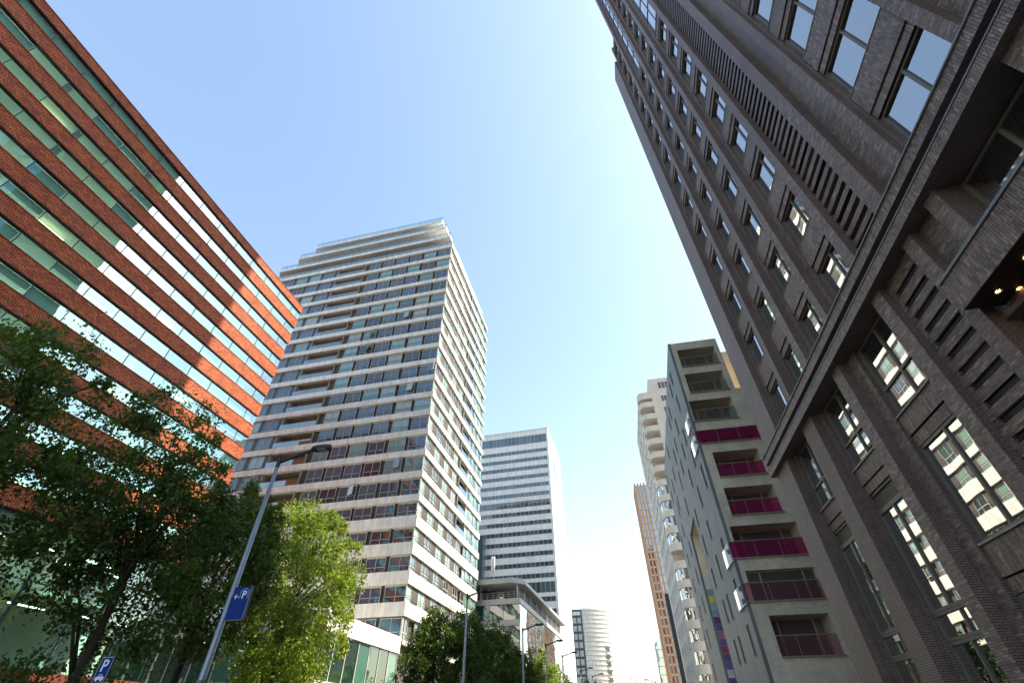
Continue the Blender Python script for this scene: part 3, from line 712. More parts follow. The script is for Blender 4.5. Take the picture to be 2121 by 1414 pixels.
# podium
PY = -16.0
b = MB(); b.box(-26, 0.12, PY, -0.12, 9.0, 10.6); b.build('podium_fascia', M['stone'], B)
b = MB(); b.box(-26, 0.16, PY - 0.05, 28, 4.95, 5.4); b.build('podium_ledge', M['stone'], B)
MB().box(-25.8, -0.6, PY + 0.6, -0.2, 0, 10.4).build('podium_core', M['tbrick'], B)
q = PY
while q < -0.2:
    window(B, (-0.05, q, 5.4), 2.27, 3.59, (), (), M['cream_frame'], M['podglass'], 0.05, 0.12, 0.06, pi/2, True, 'podium_window')
    window(B, (-0.05, q, 0.1), 2.27, 4.84, (), (2.4,), M['cream_frame'], M['podglass'], 0.05, 0.12, 0.06, pi/2, True, 'podium_window'); q += 2.27
q = -25.8
while q < -2.2:
    window(B, (q, PY + 0.1, 5.4), 2.56, 3.59, (), (), M['cream_frame'], M['podglass'], 0.05, 0.12, 0.06, 0, True, 'podium_window')
    window(B, (q, PY + 0.1, 0.1), 2.56, 4.84, (), (2.4,), M['cream_frame'], M['podglass'], 0.05, 0.12, 0.06, 0, True, 'podium_window'); q += 2.56
# ------------------------------------------------------------------ white office tower far left
C_ = thing('white_tower', 'slim white office tower with grey ribbon windows behind the residential tower', 'building', (-17.9, 162, 0), -rad(2.7))
ZC0 = 96.2
MB().box(-44, 0, 0, 29, 0, ZC0).build('wall', [M['white']], C_)
MB().box(0.0, 0.12, 0.02, 29.0, 0.0, ZC0 - 0.05).build('side_cladding', M['whiteside'], C_)
rows = [(1.6 + 163 * a, 1.6 + 163 * c) for a, c in ((0.545, 0.567),)]
zr_ = [0.5245 - 0.0213 * k for k in range(23)]
for k, t in enumerate(zr_):
    z = 1.6 + 163 * t; h = 1.5 if k not in (6, 14) else (2.3 if k == 6 else 3.2)
    rows.append((z - h / 2, z + h / 2))
for (z0, z1) in rows:
    if z0 < 6: continue
    MB().box(-42, -0.5, -0.06, -0.02, z0, z1).build('window_band', M['cmull'], C_)
    p = MB()
    for i in range(26): p.quad([(-2.1 - i*1.58, -0.09, z0 + 0.1), (-0.66 - i*1.58, -0.09, z0 + 0.1), (-0.66 - i*1.58, -0.09, z1 - 0.1), (-2.1 - i*1.58, -0.09, z1 - 0.1)])
    p.build('window_row', M['cglass'], C_)
MB().box(0.1, 0.2, 10.5, 14.5, 1.6 + 163*0.475, 1.6 + 163*0.53).build('side_window', M['cglass'], C_)
for i, (rx_, rw, rh) in enumerate(((-12, 5, 2.6), (-22, 7, 3.4), (-34, 4, 2.2))): MB().box(rx_, rx_ + rw, 9, 15, ZC0 + 0.4, ZC0 + 0.4 + rh).build('roof_plant', M['ggrey'], C_)
MB().box(-44.3, 0.2, -0.2, 29.2, ZC0, ZC0 + 0.5).build('parapet', M['white'], C_)
MB().box(-46, -24.5, -3, -0.12, 0, 1.6 + 163*0.33).build('dark_annex', M['cglass'], C_)

# ------------------------------------------------------------------ glass block with a roof terrace
G = thing('glass_office', 'low glazed office with a roof terrace under a thin overhanging roof', 'building', (-16.8, 90.2, 0), -rad(3.4))
MB().box(-30, -0.6, 0.3, 42.5, 0, 19.6).build('core', M['office'], G)
MB().box(-30, 0.15, -0.15, 43, 19.7, 20.6).build('terrace_slab', M['ggrey'], G)
MB().prism([(-32, -1.2), (-1.0, -1.2), (0.9, 0.8), (0.9, 44), (-32, 44)], 22.9, 23.5).build('roof', M['ggrey'], G)
MB().prism([(-31, -0.6), (-1.2, -0.6), (0.3, 1.0), (0.3, 43.4), (-31, 43.4)], 23.5, 23.9).build('roof_edge', M['ggrey'], G)
MB().box(-28, -4.2, 4.0, 40, 20.6, 22.9).build('terrace_wall', M['gfront'], G)
for i in range(9): MB().tube([(-0.5, 0.3 + i * 5.2, 20.6), (-0.5, 0.3 + i * 5.2, 22.9)], [0.17, 0.17], 10).build('column', M['ggrey'], G)
for i in range(4): MB().tube([(-7.5 - i * 7, 0.3, 20.6), (-7.5 - i * 7, 0.3, 22.9)], [0.17, 0.17], 10).build('column', M['ggrey'], G)
r = MB()
for h in (0.35, 0.7, 1.05): r.box(-30, 0.05, -0.05, 0.0, 20.6 + h, 20.64 + h); r.box(0.02, 0.06, 0.0, 43, 20.6 + h, 20.64 + h)
for i in range(30): r.box(0.02, 0.06, i * 1.45, i * 1.45 + 0.05, 20.6, 21.6); r.box(-i * 1.0 - 0.05, -i * 1.0, -0.05, 0.0, 20.6, 21.6)
r.build('railing', M['ggrey'], G)
for f in range(6):
    for i in range(14):
        MB().box(-0.06, 0.0, i * 3.05 + 0.02, i * 3.05 + 3.03, f * 3.28 + 0.02, f * 3.28 + 3.26).build('pane', M['gglass'], G)
    for i in range(10):
        MB().box(-3.02 - i * 3.0, -0.1 - i * 3.0, 0.0, 0.06, f * 3.28 + 0.9, f * 3.28 + 3.2).build('front_pane', M['gfront'], G)
    MB().box(-30, -0.08, -0.08, 0.2, f * 3.28, f * 3.28 + 0.88).build('front_band', M['ggrey'], G)
for i in range(5): MB().box(-6.2 - i * 6, -5.6 - i * 6, -0.2, 0.1, 0, 19.7).build('front_pilaster', M['ggrey'], G)
an = thing('antenna_mast', 'white mobile antenna mast on the roof of the low glazed office', 'antenna', (-22.4, 92.6, 23.9))
MB().tube([(0,0,0),(0,0,4.2)], [0.06,0.06], 8).build('mast', M['ggrey'], an)
for a in (0, 2.1, 4.2): MB().box(-0.14, 0.14, 0.16, 0.34, 2.0, 4.6).build('antenna_panel', M['signwhite'], an, rz=a)
MB().tube([(0,0,2.8),(-1.8,0.3,0)], [0.03,0.03], 6).build('stay', M['ggrey'], an)

# ------------------------------------------------------------------ round-ended white block at the end of the street
H_ = thing('curved_building', 'white building with a rounded ribbed face and a dark gridded side, far down the street', 'building', (-24.0, 280, 0))
H_.scale = (1.077, 1.077, 1.05)
pts = [(4.9, 0.0)]
for i in range(0, 13):
    t = i / 12 * pi * 0.5; pts.append((6.5 + 11.7 * sin(t), 10 - 10 * cos(t)))
pts += [(18.2, 30), (4.9, 30)]
MB().prism(pts, 0, 51.5).build('wall', M['hwhite'], H_)
for k in range(26): 
    q = [(x + (0.25 if x > 5 else 0.0), y - 0.25 if y < 9 else y) for x, y in pts]
    MB().prism(q, 1.6 + 260 * 0.19 - 1.9 * k - 0.5, 1.6 + 260 * 0.19 - 1.9 * k).build('rib', M['hwhite'], H_)
MB().box(0, 4.85, -0.4, 30, 0, 50.9).build('dark_side', M['hgrid'], H_)
for f in range(13):
    for i in range(2):
        MB().box(0.35 + i * 2.2, 2.0 + i * 2.2, -0.5, -0.35, 47.2 - 3.45 * f - 2.4, 47.2 - 3.45 * f).build('window', M['hglass'], H_)
MB().box(0.3, 4.2, -0.55, -0.3, 48.3, 49.9).build('roof_screen', M['hwhite'], H_)
for f in range(9):
    w0 = MB(); w0.box(14.0, 16.4, 2.4, 6.0, 33.5 - 3.05 * f, 35.0 - 3.05 * f); w0.build('stair_window', M['cglass'], H_)

# ------------------------------------------------------------------ far orange tower
I_ = thing('orange_tower', 'far slender tower with orange brick piers between narrow windows', 'building', (17.5, 238, 0))
HI = 1.6 + 0.422 * 238.6
MB().box(0.5, 8.4, 0.5, 18, 0, HI - 1).build('core', M['iglass'], I_)
for i in range(6): MB().box(i * 1.58, i * 1.58 + 0.72, 0, 0.5, 0, HI).build('brick_pier', M['ibrick'], I_)
for i in range(9): MB().box(0, 0.5, 0.55 + i * 1.9, 0.55 + i * 1.9 + 1.0, 0, HI).build('brick_pier', M['ibrick'], I_)
for k in range(29):
    z = 1.6 + 238.6 * (0.379 - 0.0142 * k)
    if z < 3: break
    MB().box(0.72, 8.0, 0.12, 0.52, z - 0.45, z + 0.3).build('cream_sill', M['istone'], I_)
    p = MB()
    for i in range(5): p.quad([(0.74 + i*1.58, 0.4, z + 0.3), (1.56 + i*1.58, 0.4, z + 0.3), (1.56 + i*1.58, 0.4, z + 2.9), (0.74 + i*1.58, 0.4, z + 2.9)])
    p.build('window_row', M['iglass'], I_)

# ------------------------------------------------------------------ small glass building beyond
J_ = thing('glass_pavilion', 'small pale glass building with a slanted top beside the far orange tower', 'building', (19.6, 345, 0))
J_.scale = (1.2, 1.2, 1.23)
MB().quad([(0,0,0),(12,0,0),(12,0,41),(3,0,39.8),(0,0,36.5)]).quad([(0,0,0),(0,0,36.5),(0,20,36.5),(0,20,0)]).quad([(0,0,36.5),(3,0,39.8),(3,20,39.8),(0,20,36.5)]).quad([(3,0,39.8),(12,0,41),(12,20,41),(3,20,39.8)]).quad([(12,0,0),(12,20,0),(12,20,41),(12,0,41)]).build('glazing', M['gglass'], J_)
for k in range(11): MB().box(-0.12, 12, -0.12, 0.0, 3.4 * k, 3.4 * k + 0.3).build('floor_edge', M['cmull'], J_)
for k in range(9): MB().box(k * 1.5 - 0.06, k * 1.5 + 0.06, -0.16, -0.02, 0, 36).build('mullion', M['cmull'], J_)
MB().box(6, 6.8, -0.5, -0.2, 2, 29).build('dark_fin', M['hgrid'], J_)

# ------------------------------------------------------------------ tower with rounded balconies
F_ = thing('balcony_tower', 'grey stuccoed apartment tower with a stack of rounded corner balconies', 'building', (11.4, 93, 0))
MB().box(3.2, 16, 0.4, 24, 0, 66.4).build('wall', M['fstucco'], F_)
MB().box(0.25, 3.2, 2.6, 24, 0, 62.6).build('street_wing', M['fstucco'], F_)
pf = 0.0330 * 94
arc = [(3.25, 0.0)] + [(1.5 - 1.5 * sin(t), 1.5 - 1.5 * cos(t)) for t in [i / 8 * pi / 2 for i in range(9)]] + [(0.0, 3.0), (3.25, 3.0)]
for k in range(20):
    z = 1.6 + 94 * (0.634 - 0.0330 * k) - 1.75
    if z < 2: break
    MB().prism(arc, z - 0.75, z + 0.55).build('balcony', M['fstucco'], F_)
    if k > 6 and k != 11:
        g = MB()
        a2 = [(p[0] * 0.94 + 0.15, p[1] * 0.94 + 0.15) for p in arc[:-1]]
        for i in range(len(a2) - 1):
            (xa, ya), (xb_, yb_) = a2[i], a2[i + 1]
            g.quad([(xa, ya, z + 0.55), (xb_, yb_, z + 0.55), (xb_, yb_, z + pf - 0.75), (xa, ya, z + pf - 0.75)])
        g.build('balcony_glazing', M['fglass'], F_)
    else:
        MB().tube([(p[0] * 0.95 + 0.12, p[1] * 0.95 + 0.12, z + 0.75) for p in arc[:-1]], [0.05] * (len(arc) - 1), 6).build('orange_railing', M['orange_rail'], F_)
    window(F_, (5.2, 0.28, z + 0.4), 1.9, 1.7, (0.63, 1.26), (), M['signwhite'], M['fglass'], 0.07, 0.12, 0.05, 0, False)
    for y in (4.2, 8.6, 13.0, 17.4):
        window(F_, (0.12, y + 2.8, z + 0.2), 2.6, 1.75, (0.87, 1.74), (), M['signwhite'], M['fglass'], 0.07, 0.12, 0.05, -pi/2, False)
MB().prism(arc, 60.9, 62.6).build('balcony', M['fstucco'], F_)
window(F_, (5.2, 0.28, 63.4), 2.4, 1.9, (0.8, 1.6), (), M['signwhite'], M['fglass'], 0.07, 0.12, 0.05, 0, False)
fin = thing('steel_fin', 'tall dark steel fin standing before the glazed low front beside the balcony tower', 'fin', (7.9, 86, 0))
MB().box(0, 0.62, 0, 1.2, 0, 19.2).build('fin_plate', M['darksteel'], fin)
MB().box(-0.05, 0.67, -0.05, 1.25, 0, 0.5).build('foot', M['ggrey'], fin)
ca = thing('entrance_canopy', 'dark grey flat entrance canopy at the foot of the balcony tower', 'canopy', (8.7, 84, 0))
MB().prism([(0, 0.6), (0.6, 0), (3.4, 0), (3.4, 8), (0, 8)], 6.3, 7.6).build('roof_slab', M['ggrey'], ca)
for (x, y) in ((0.5, 1.0), (0.5, 7.2), (3.1, 1.0), (3.1, 7.2)): MB().tube([(x, y, 0), (x, y, 6.3)], [0.12, 0.12], 8).build('post', M['darksteel'], ca)

# ------------------------------------------------------------------ beige brick block with loggias and slate flank
E_ = thing('loggia_building', 'beige brick block with stacked loggias, magenta glass balustrades and a slate grey flank', 'building', (9.05, 39, 0))
ops = [(9.72, 13.38, 29.65, 31.85, 0), (9.72, 13.3, 26.5, 28.75, 0), (9.35, 13.15, 23.4, 25.62, 1), (9.3, 14.4, 21.13, 22.46, 2), (9.97, 13.7, 17.98, 20.25, 3), (9.95, 13.75, 14.8, 17.05, 3), (9.5, 14.35, 11.65, 13.98, 4), (9.6, 14.35, 8.78, 10.78, 5), (10.22, 14.05, 5.54, 7.9, 6)]
XR = 8.6; DEPTH = 1.7
ex = lambda x: x - 9.05
ztop = 32.8
prev = ztop
for (x0, x1, z0, z1, kind) in ops:
    a, c = ex(x0), ex(x1)
    xr = 4.75 if z0 > 26 else XR
    b = MB(); b.box(0, xr, 0, 0.5, z1, prev); b.build('brick_band', M['ebrick'], E_)
    b = MB(); b.box(0, a, 0.001, 0.5, z0, z1); b.box(c, xr, 0.001, 0.5, z0, z1); b.each('brick_jamb', M['ebrick'], E_)
    # loggia lining
    b = MB(); b.box(a - 0.1, c + 0.1, 0.5, DEPTH, z1, z1 + 0.1); b.box(a - 0.1, a, 0.5, DEPTH, z0, z1); b.box(c, c + 0.1, 0.5, DEPTH, z0, z1); b.box(a - 0.1, c + 0.1, 0.5, DEPTH, z0 - 0.1, z0)
    b.build('loggia_lining', M['ewarm'], E_)
    W_ = c - a; H = z1 - z0
    dep = DEPTH if kind not in (5,) else 0.45
    window(E_, (a + 0.002, dep - 0.12, z0 + 0.003), W_ - 0.004, H - 0.006, (round(W_ * 0.21, 3), round(W_ * 0.83, 3)), (), M['eframe'], M['eglass'], 0.09, 0.12, 0.06, 0)
    gm = M['clearglass'] if kind < 2 else (M['pinkglass'] if kind < 5 else M['roseglass'])
    hr = 1.16 if kind != 2 else 1.25
    yo = 0.06 if kind not in (2, 4, 5) else -0.08
    ga = 0.02 if kind in (1, 2, 4, 5) else a + 0.02
    g = MB(); g.box(ga, c - 0.02, yo, yo + 0.02, z0 + 0.02, z0 + hr); g.build('glass_balustrade', gm, E_)
    r = MB(); r.box(ga - 0.02, c, yo - 0.02, yo + 0.04, z0 + hr, z0 + hr + 0.05); r.box(ga - 0.05, c + 0.06, -0.14, 0.3, z0 - 0.06, z0 + 0.015)
    for q in range(1, 3): r.box(ga + (c - ga) * q / 3 - 0.015, ga + (c - ga) * q / 3 + 0.015, yo - 0.015, yo, z0, z0 + hr)
    r.build('balustrade_rail', M['sillmetal'], E_)
    if kind in (1, 2, 4, 5):
        g = MB(); g.box(-0.10, -0.08, 0.0, 2.6, z0 - 0.1, z0 + hr); g.build('glass_balustrade', M['clearglass'], E_)
        MB().box(-0.12, 0.0, -0.1, 2.7, z0 - 0.16, z0 - 0.1).build('balcony_edge', M['signwhite'], E_)
    prev = z0
MB().box(0, XR, 0, 0.5, 0, prev).build('brick_band', M['ebrick'], E_)
MB().prism([(2.2, DEPTH + 0.05), (4.74, DEPTH + 0.05), (4.74, 31.4), (2.6, 31.4)], 0, ztop - 0.3).build('core', M['ecream'], E_)
MB().box(4.75, XR, DEPTH + 0.05, 31, 0, 26.0).build('rear_wing', M['ecream'], E_)
MB().prism([(0.3, DEPTH + 0.05), (2.2, DEPTH + 0.05), (2.2, 13.5), (0.72, 13.5)], 0, ztop - 0.3).prism([(1.05, 20.9), (2.2, 20.9), (2.4, 31.4), (1.4, 31.4)], 0, ztop - 0.3).prism([(0.75, 13.5), (2.2, 13.5), (2.2, 20.9), (1.05, 20.9)], 20.0, ztop - 0.3).build('flank_wall', M['ecream'], E_)
MB().prism([(0.25, 0.5), (4.75, 0.5), (4.75, 31.5), (1.35, 31.5)], ztop - 0.3, ztop - 0.02).build('roof', M['ggrey'], E_)
MB().box(4.5, 4.75, 0.5, 6, 26.0, ztop).build('brick_side', M['ebrick'], E_)
# set-back cream upper block
b = MB(); b.box(4.76, XR, 3.0, 12, 26.05, 28.3); b.box(4.76, XR, 3.0, 12, 30.3, 33.2); b.box(5.6, XR, 3.0, 12, 28.3, 30.3); b.box(4.76, 5.6, 4.4, 12, 28.3, 30.3); b.build('upper_block', M['ecream'], E_)
window(E_, (4.9, 2.9, 26.6), 1.2, 1.4, (0.4, 0.8), (), M['signwhite'], M['eglass'], 0.06, 0.1, 0.05, 0)
window(E_, (5.32, -0.08, 23.75), 1.2, 1.75, (0.6,), (), M['signwhite'], M['eglass'], 0.06, 0.1, 0.05, 0)
# slate flank, turned 2.1 degrees, with slit windows and the colour-tiled recess
fl = [(3.0,30.0,31.6),(5.2,29.9,31.6),(3.2,26.9,28.7),(10.1,30,31.6),(12.4,30,31.6),(7.9,26.8,28.6),(8.0,24,25.7),(0.6,20.8,22.7),(20.6,30,31.8),(15.5,26.9,28.8),(3.6,20.9,22.7),(8.4,20.9,22.8),(1.1,17.8,19.9),(16.0,23.8,26),(24.6,26.8,28.8),(5.9,17.9,19.9),(16.4,20.9,23),(25.0,23.7,25.7),(11.3,17.9,19.7),(6.0,15,16.7),(25.5,21.3,23),(10.9,15,16.9),(22.5,18.1,19.9),(10.8,12.1,13.8),(6.4,11.9,13.8),(1.8,11.8,13.8),(1.5,8.8,10.7),(27.6,18.2,19.9),(22.8,15.1,16.8),(23.4,12.2,14),(28.2,12.2,14),(9.2,9,10.8),(6.5,8.8,10.7),(28.2,15.3,17),(1.6,5.8,7.7),(9.1,6,7.8),(6.5,5.9,7.7),(26.8,9.2,11.2),(30.2,9.4,11.1),(28.8,6.4,8.1),(12.4,27,28.6),(20.5,26.9,28.7),(4.9,24,25.7),(12.0,24,25.7),(28.6,27,28.7),(29.4,30,31.6),(29.6,21,22.8),(23.2,24,25.8)]
SL0, SL1, SLT = 13.9, 20.4, 19.75
flank = ob('slate_flank', None, E_, (0, 0, 0), -rad(2.1))
LEN = 32.0
edges_y = sorted(set([0.0, LEN, SL0, SL1] + [round(w_[0], 2) for w_ in fl] + [round(w_[0] + 0.95, 2) for w_ in fl]))
edges_y = [e for i, e in enumerate(edges_y) if i == 0 or e - edges_y[i-1] > 0.001]
pan = MB()
for i in range(len(edges_y) - 1):
    ya, yb_ = edges_y[i], edges_y[i + 1]; ym = (ya + yb_) / 2
    holes = sorted([(w_[1], w_[2]) for w_ in fl if w_[0] <= ym <= w_[0] + 0.95])
    if SL0 < ym < SL1: holes = [h for h in holes if h[0] > SLT] ; holes.append((0.0, SLT)); holes.sort()
    z = 0.0
    for (h0, h1) in holes:
        if h0 > z: pan.box(-0.03, 0.22, ya, yb_, z, h0)
        z = max(z, h1)
    pan.box(-0.03, 0.22, ya, yb_, z, ztop + 0.05)
pan.build('slate_cladding', M['eslate'], flank)
slit = MB().box(0.035, 0.075, 0, 0.95, 0, 1.0).mesh('slit_window', M['eslot'])
frm = MB().box(0.015, 0.05, 0, 0.04, 0, 1.0).box(0.015, 0.05, 0.91, 0.95, 0, 1.0).mesh('slit_frame', M['lip'])
silb = MB().box(-0.08, 0.16, 0, 0.95, 0, 0.04).mesh('sill', M['lip'])
for (y, z0, z1) in fl:
    if SL0 < y + 0.47 < SL1 and z0 < SLT: continue
    ob('slit_window', slit, flank, (0, y, z0), 0, (1, 1, z1 - z0)); ob('sill', silb, flank, (0, y, z0))
    ob('slit_frame', frm, flank, (0, y, z0), 0, (1, 1, z1 - z0))
MB().box(0.2, 1.9, SL0 - 0.05, SL0 - 0.002, 0, SLT).box(1.9, 2.0, SL0, SL1, 0, SLT).box(0.2, 1.9, SL0, SL1, SLT, SLT + 0.1).box(0.2, 2.0, SL1 + 0.002, SL1 + 0.1, 0, SLT).build('recess_lining', M['ewarm'], flank)
seq = [0, 1, 2, 3, 4, 5, 6, 7, 8, 9, 10, 11]
for k in range(24):
    z = 14.6 - 0.66 * k
    if z < 0: break
    for s in range(2):
        ci = [1, 2, 4, 3, 5, 4, 6, 7, 8, 9, 10, 11, 9, 0, 11, 10, 6, 9, 7, 11, 10, 8, 9, 6][(k + 5 * s) % 24] if k > 1 else (0 if s == 0 else 1)
        MB().box(0.22 + 0.62 * s, 0.82 + 0.62 * s, SL1 - 0.03, SL1, z, z + 0.64).build('colour_tile', M['tc%d' % ci], flank)

# ------------------------------------------------------------------ street lamps
def lamp(label, x, y, Ht, arm, side=1):
    L = thing('street_lamp', label, 'street lamp', (x, y, 0), 0, 'street lamps along the road')
    MB().tube([(0,0,0),(0,0,1.2),(0,0,1.25),(0,0,Ht)], [0.105,0.10,0.085,0.055], 14).build('pole', M['steel'], L, smooth=True)
    MB().box(-0.045, 0.045, -0.112, -0.09, 0.55, 0.98).build('access_door', M['ggrey'], L)
    MB().tube([(0,0,2.6),(0,0,2.66)], [0.092,0.092], 14).build('band', M['signedge'], L)
    b = MB(); b.tube([(0,0,Ht - 0.05),(0,0,Ht + 0.28)], [0.062,0.058], 12)
    b.tube([(0.0,0,Ht + 0.12),(side*arm*0.5,0,Ht + 0.27),(side*arm,0,Ht + 0.42)], [0.06,0.05,0.045], 10); b.build('arm', M['darksteel'], L)
    hd = MB(); s = side; z = Ht + 0.40; a = arm
    top = [(s*a, -0.09), (s*(a+0.18), -0.16), (s*(a+0.5), -0.15), (s*(a+0.62), -0.08), (s*(a+0.62), 0.08), (s*(a+0.5), 0.15), (s*(a+0.18), 0.16), (s*a, 0.09)]
    if s < 0: top = top[::-1]
    hd.prism(top, z, z + 0.07); hd.prism([(p[0]*0.985 + s*a*0.015, p[1]*0.6) for p in top], z + 0.07, z + 0.13)
    h = hd.build('lamp_head', M['darksteel'], L)
    MB().box(min(s*(a+0.2), s*(a+0.5)), max(s*(a+0.2), s*(a+0.5)), -0.1, 0.1, z - 0.025, z).build('lens', M['lens'], h)
    return L
lamp('nearest street lamp, its pole carrying the blue parking arrow sign', -9.70, 11.46, 8.0, 1.05)
for (az_, t, lab) in ((-16.41, 0.205, 'second nearest street lamp, in front of the dark tree before the podium'), (-10.3, 0.150, 'third street lamp, in front of the low glazed office'), (-7.93, 0.126, 'fourth street lamp, at the far corner of the low glazed office'), (-6.25, 0.109, 'fifth street lamp, below the white office tower'), (-4.5, 0.087, 'sixth street lamp, before the dark gridded side of the curved building'), (-3.37, 0.079, 'farthest left street lamp, before the curved white building')):
    Rr = 6.4 / t; lamp(lab, Rr * sin(rad(az_)), Rr * cos(rad(az_)), 8.0, 1.05)
lamp('street lamp on the right kerb, its arm pointing left', 88 * sin(rad(2.75)), 88 * cos(rad(2.75)), 7.7, 1.05, -1)

# ------------------------------------------------------------------ signs
def text_mesh(body, size, m):
    cu = bpy.data.curves.new('letter', 'FONT'); cu.body = body; cu.size = size; cu.extrude = 0.0015; cu.offset = size * 0.018
    o = bpy.data.objects.new('letter', cu); COL.objects.link(o)
    me = bpy.data.meshes.new_from_object(o.evaluated_get(bpy.context.evaluated_depsgraph_get()))
    bpy.data.objects.remove(o); bpy.data.curves.remove(cu)
    me.materials.clear(); me.materials.append(m); return me
def letter(parent, body, size, x, y, z, m, sx=1.0):
    o = ob('letter', text_mesh(body, size, m), parent, (x, y, z)); o.rotation_euler = (pi/2, 0, 0); o.scale = (sx, 1, 1); return o
def stroke(b, pts, wd, y, th=0.002):
    for (p, q) in zip(pts[:-1], pts[1:]):
        d = Vector((q[0]-p[0], 0, q[1]-p[1])).normalized(); nn = Vector((-d.z, 0, d.x)) * wd / 2
        a = Vector((p[0], y, p[1])) - d * wd * 0.4; c = Vector((q[0], y, q[1])) + d * wd * 0.4
        b.quad([a - nn, c - nn, c + nn, a + nn])
sg = thing('parking_arrow_sign', 'blue parking garage sign with white P and left arrow on the nearest lamp pole', 'sign', (-9.61, 11.40, 3.86))
MB().box(0, 0.475, 0, 0.07, 0, 0.735).build('panel', M['signblue'], sg)
MB().box(0.476, 0.512, -0.004, 0.074, -0.012, 0.745).box(-0.012, 0.475, -0.004, 0.074, -0.02, -0.001).build('edge_frame', M['signedge'], sg)
MB().box(-0.06, 0.0, 0.02, 0.06, 0.12, 0.16).box(-0.06, 0.0, 0.02, 0.06, 0.56, 0.60).build('bracket', M['steel'], sg)
letter(sg, 'P', 0.245, 0.262, -0.004, 0.468, M['signwhite'])
b = MB(); stroke(b, [(0.215, 0.468), (0.215, 0.640), (0.325, 0.695), (0.435, 0.640), (0.435, 0.468)], 0.012, -0.003); b.build('garage_outline', M['signpale'], sg)
b = MB(); stroke(b, [(0.165, 0.51), (0.07, 0.51)], 0.020, -0.003); stroke(b, [(0.108, 0.556), (0.066, 0.51), (0.108, 0.464)], 0.020, -0.0035); b.build('arrow', M['signwhite'], sg)
ps = thing('parking_sign', 'blue parking sign with white P over a car pictogram, low at the left', 'sign', (-14.88, 13.36, 0))
MB().tube([(0.21, 0.05, 0), (0.21, 0.05, 3.3)], [0.03, 0.03], 10).build('post', M['steel'], ps)
pz = 2.83
MB().box(0, 0.42, 0, 0.02, pz, 3.46).build('panel', M['signblue'], ps)
b = MB(); stroke(b, [(0.014, pz + 0.014), (0.406, pz + 0.014), (0.406, 3.446), (0.014, 3.446), (0.014, pz + 0.014)], 0.010, -0.003); b.build('border', M['signwhite'], ps)
letter(ps, 'P', 0.40, 0.10, -0.004, pz + 0.285, M['signwhite'])
b = MB()
car = [(0.06, 0.09), (0.07, 0.15), (0.12, 0.165), (0.165, 0.215), (0.265, 0.215), (0.305, 0.165), (0.355, 0.15), (0.36, 0.09)]
b.quad([(x, -0.004, pz + z) for x, z in car])
for cxx in (0.125, 0.295):
    b.quad([(cxx + 0.035*cos(2*pi*i/14), -0.0045, pz + 0.085 + 0.035*sin(2*pi*i/14)) for i in range(14)])
b.build('car_pictogram', M['signwhite'], ps)
b = MB()
b.quad([(x, -0.005, pz + z) for x, z in [(0.14, 0.168), (0.172, 0.203), (0.206, 0.203), (0.206, 0.168)]]); b.quad([(x, -0.005, pz + z) for x, z in [(0.218, 0.168), (0.218, 0.203), (0.258, 0.203), (0.287, 0.168)]])
b.build('car_glass', M['signblue'], ps)

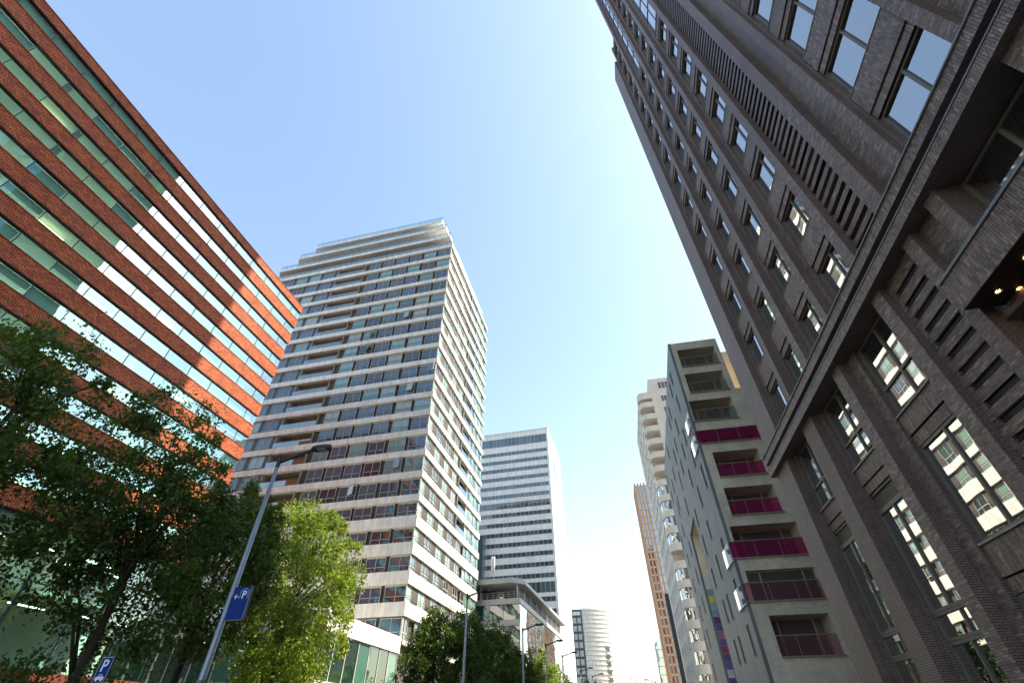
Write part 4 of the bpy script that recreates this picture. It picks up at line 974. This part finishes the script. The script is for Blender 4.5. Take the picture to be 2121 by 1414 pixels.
# ------------------------------------------------------------------ trees
def tree(label, x, y, Ht, rx, base, seed, leaves, lm, lsize=0.15, clumps=150, group='street trees on the left pavement', droop=0.5, lean=(0, 0)):
    r = np.random.default_rng(seed)
    T = thing('street_tree', label, 'tree', (x, y, 0), 0, group)
    cz = (Ht + base) / 2; rz_ = (Ht - base) / 2
    tb = MB()
    tp = [(0,0,0), (0.05,0.03,base*0.5), (lean[0]*0.3, lean[1]*0.3, base), (lean[0]*0.6, lean[1]*0.6, cz), (lean[0], lean[1], Ht*0.93)]
    r0 = 0.011 * Ht + 0.04
    tb.tube(tp, [r0*1.25, r0, r0*0.85, r0*0.5, 0.03], 9)
    # clump centres: shell-weighted, uneven
    C0 = []
    lob = r.normal(size=(9, 3)); lob /= np.linalg.norm(lob, axis=1)[:, None]; amp = r.uniform(-0.42, 0.34, 9)
    while len(C0) < clumps:
        d = r.normal(size=3); d /= np.linalg.norm(d)
        q = 1 + sum(a * max(0, d @ l) ** 3 for a, l in zip(amp, lob))
        rr = r.uniform(0.25, 1.0) ** 0.5 * q
        p = np.array([d[0]*rr*rx + lean[0]*0.5, d[1]*rr*rx + lean[1]*0.5, cz + d[2]*rr*rz_])
        if d[2] < -0.35 and r.random() < 0.45: continue
        C0.append(p)
    C0 = np.array(C0)
    # limbs
    nl = 11; ends = C0[r.choice(len(C0), nl, replace=False)]
    limbs = []
    for e in ends:
        zb = min(max(base * 0.9, e[2] - r.uniform(1.5, 4.0)), Ht * 0.8); f = zb / (Ht * 0.93)
        s = np.array([lean[0]*f, lean[1]*f, zb]); m1 = s * 0.5 + e * 0.5 + np.array([0, 0, r.uniform(0.2, 0.9)])
        tb.tube([tuple(s), tuple(m1), tuple(e)], [r0*0.38, r0*0.25, 0.02], 6); limbs += [s*0.25+m1*0.75, m1, m1*0.5+e*0.5, e]
    limbs = np.array(limbs)
    for c in C0:
        j = np.argmin(((limbs - c) ** 2).sum(1)); s = limbs[j]; m1 = (s + c) / 2 + np.array([0, 0, 0.2])
        tb.tube([tuple(s), tuple(m1), tuple(c)], [0.022, 0.014, 0.007], 4)
    tb.build('trunk', M['bark'], T, smooth=True)
    # leaves
    per = leaves // clumps
    cs = r.uniform(0.35, 1.15, clumps) * rx * 0.20
    cen = np.repeat(C0, per, axis=0); sc = np.repeat(cs, per)
    nsub = 7
    off = r.normal(size=(clumps, nsub, 3)) * 0.75
    sub = np.concatenate([off[i][r.integers(0, nsub, per)] for i in range(clumps)])
    P = cen + (sub + r.normal(size=cen.shape) * 0.34) * sc[:, None]
    hx = np.hypot(sub[:, 0], sub[:, 1]) * sc
    P[:, 2] -= droop * hx * r.uniform(0.3, 1.2, len(P)) + np.abs(r.normal(size=len(P))) * droop * 0.25
    n = len(P)
    d = r.normal(size=(n, 3)); d[:, 2] -= 0.7; d /= np.linalg.norm(d, axis=1)[:, None]
    u = r.normal(size=(n, 3)); u -= d * (u * d).sum(1)[:, None]; u /= np.linalg.norm(u, axis=1)[:, None]
    nrm = np.cross(d, u)
    L = lsize * (0.55 + 0.95 * r.random(n) ** 1.6 + 0.15 * r.random(n))[:, None]; Wd = L * r.uniform(0.22, 0.38, n)[:, None]
    v0 = P; v1 = P + d*L*0.45 + u*Wd + nrm*L*0.10; v2 = P + d*L; v3 = P + d*L*0.45 - u*Wd + nrm*L*0.10
    V = np.stack([v0, v1, v2, v3], 1).reshape(-1, 3)
    me = bpy.data.meshes.new('crown'); me.vertices.add(4*n); me.vertices.foreach_set('co', V.ravel())
    me.loops.add(4*n); me.loops.foreach_set('vertex_index', np.arange(4*n)); me.polygons.add(n)
    me.polygons.foreach_set('loop_start', np.arange(0, 4*n, 4)); me.polygons.foreach_set('loop_total', np.full(n, 4))
    me.materials.append(lm); me.update(calc_edges=True); me.validate()
    ob('crown', me, T)
    return T
def at(azd, R): return R * sin(rad(azd)), R * cos(rad(azd))
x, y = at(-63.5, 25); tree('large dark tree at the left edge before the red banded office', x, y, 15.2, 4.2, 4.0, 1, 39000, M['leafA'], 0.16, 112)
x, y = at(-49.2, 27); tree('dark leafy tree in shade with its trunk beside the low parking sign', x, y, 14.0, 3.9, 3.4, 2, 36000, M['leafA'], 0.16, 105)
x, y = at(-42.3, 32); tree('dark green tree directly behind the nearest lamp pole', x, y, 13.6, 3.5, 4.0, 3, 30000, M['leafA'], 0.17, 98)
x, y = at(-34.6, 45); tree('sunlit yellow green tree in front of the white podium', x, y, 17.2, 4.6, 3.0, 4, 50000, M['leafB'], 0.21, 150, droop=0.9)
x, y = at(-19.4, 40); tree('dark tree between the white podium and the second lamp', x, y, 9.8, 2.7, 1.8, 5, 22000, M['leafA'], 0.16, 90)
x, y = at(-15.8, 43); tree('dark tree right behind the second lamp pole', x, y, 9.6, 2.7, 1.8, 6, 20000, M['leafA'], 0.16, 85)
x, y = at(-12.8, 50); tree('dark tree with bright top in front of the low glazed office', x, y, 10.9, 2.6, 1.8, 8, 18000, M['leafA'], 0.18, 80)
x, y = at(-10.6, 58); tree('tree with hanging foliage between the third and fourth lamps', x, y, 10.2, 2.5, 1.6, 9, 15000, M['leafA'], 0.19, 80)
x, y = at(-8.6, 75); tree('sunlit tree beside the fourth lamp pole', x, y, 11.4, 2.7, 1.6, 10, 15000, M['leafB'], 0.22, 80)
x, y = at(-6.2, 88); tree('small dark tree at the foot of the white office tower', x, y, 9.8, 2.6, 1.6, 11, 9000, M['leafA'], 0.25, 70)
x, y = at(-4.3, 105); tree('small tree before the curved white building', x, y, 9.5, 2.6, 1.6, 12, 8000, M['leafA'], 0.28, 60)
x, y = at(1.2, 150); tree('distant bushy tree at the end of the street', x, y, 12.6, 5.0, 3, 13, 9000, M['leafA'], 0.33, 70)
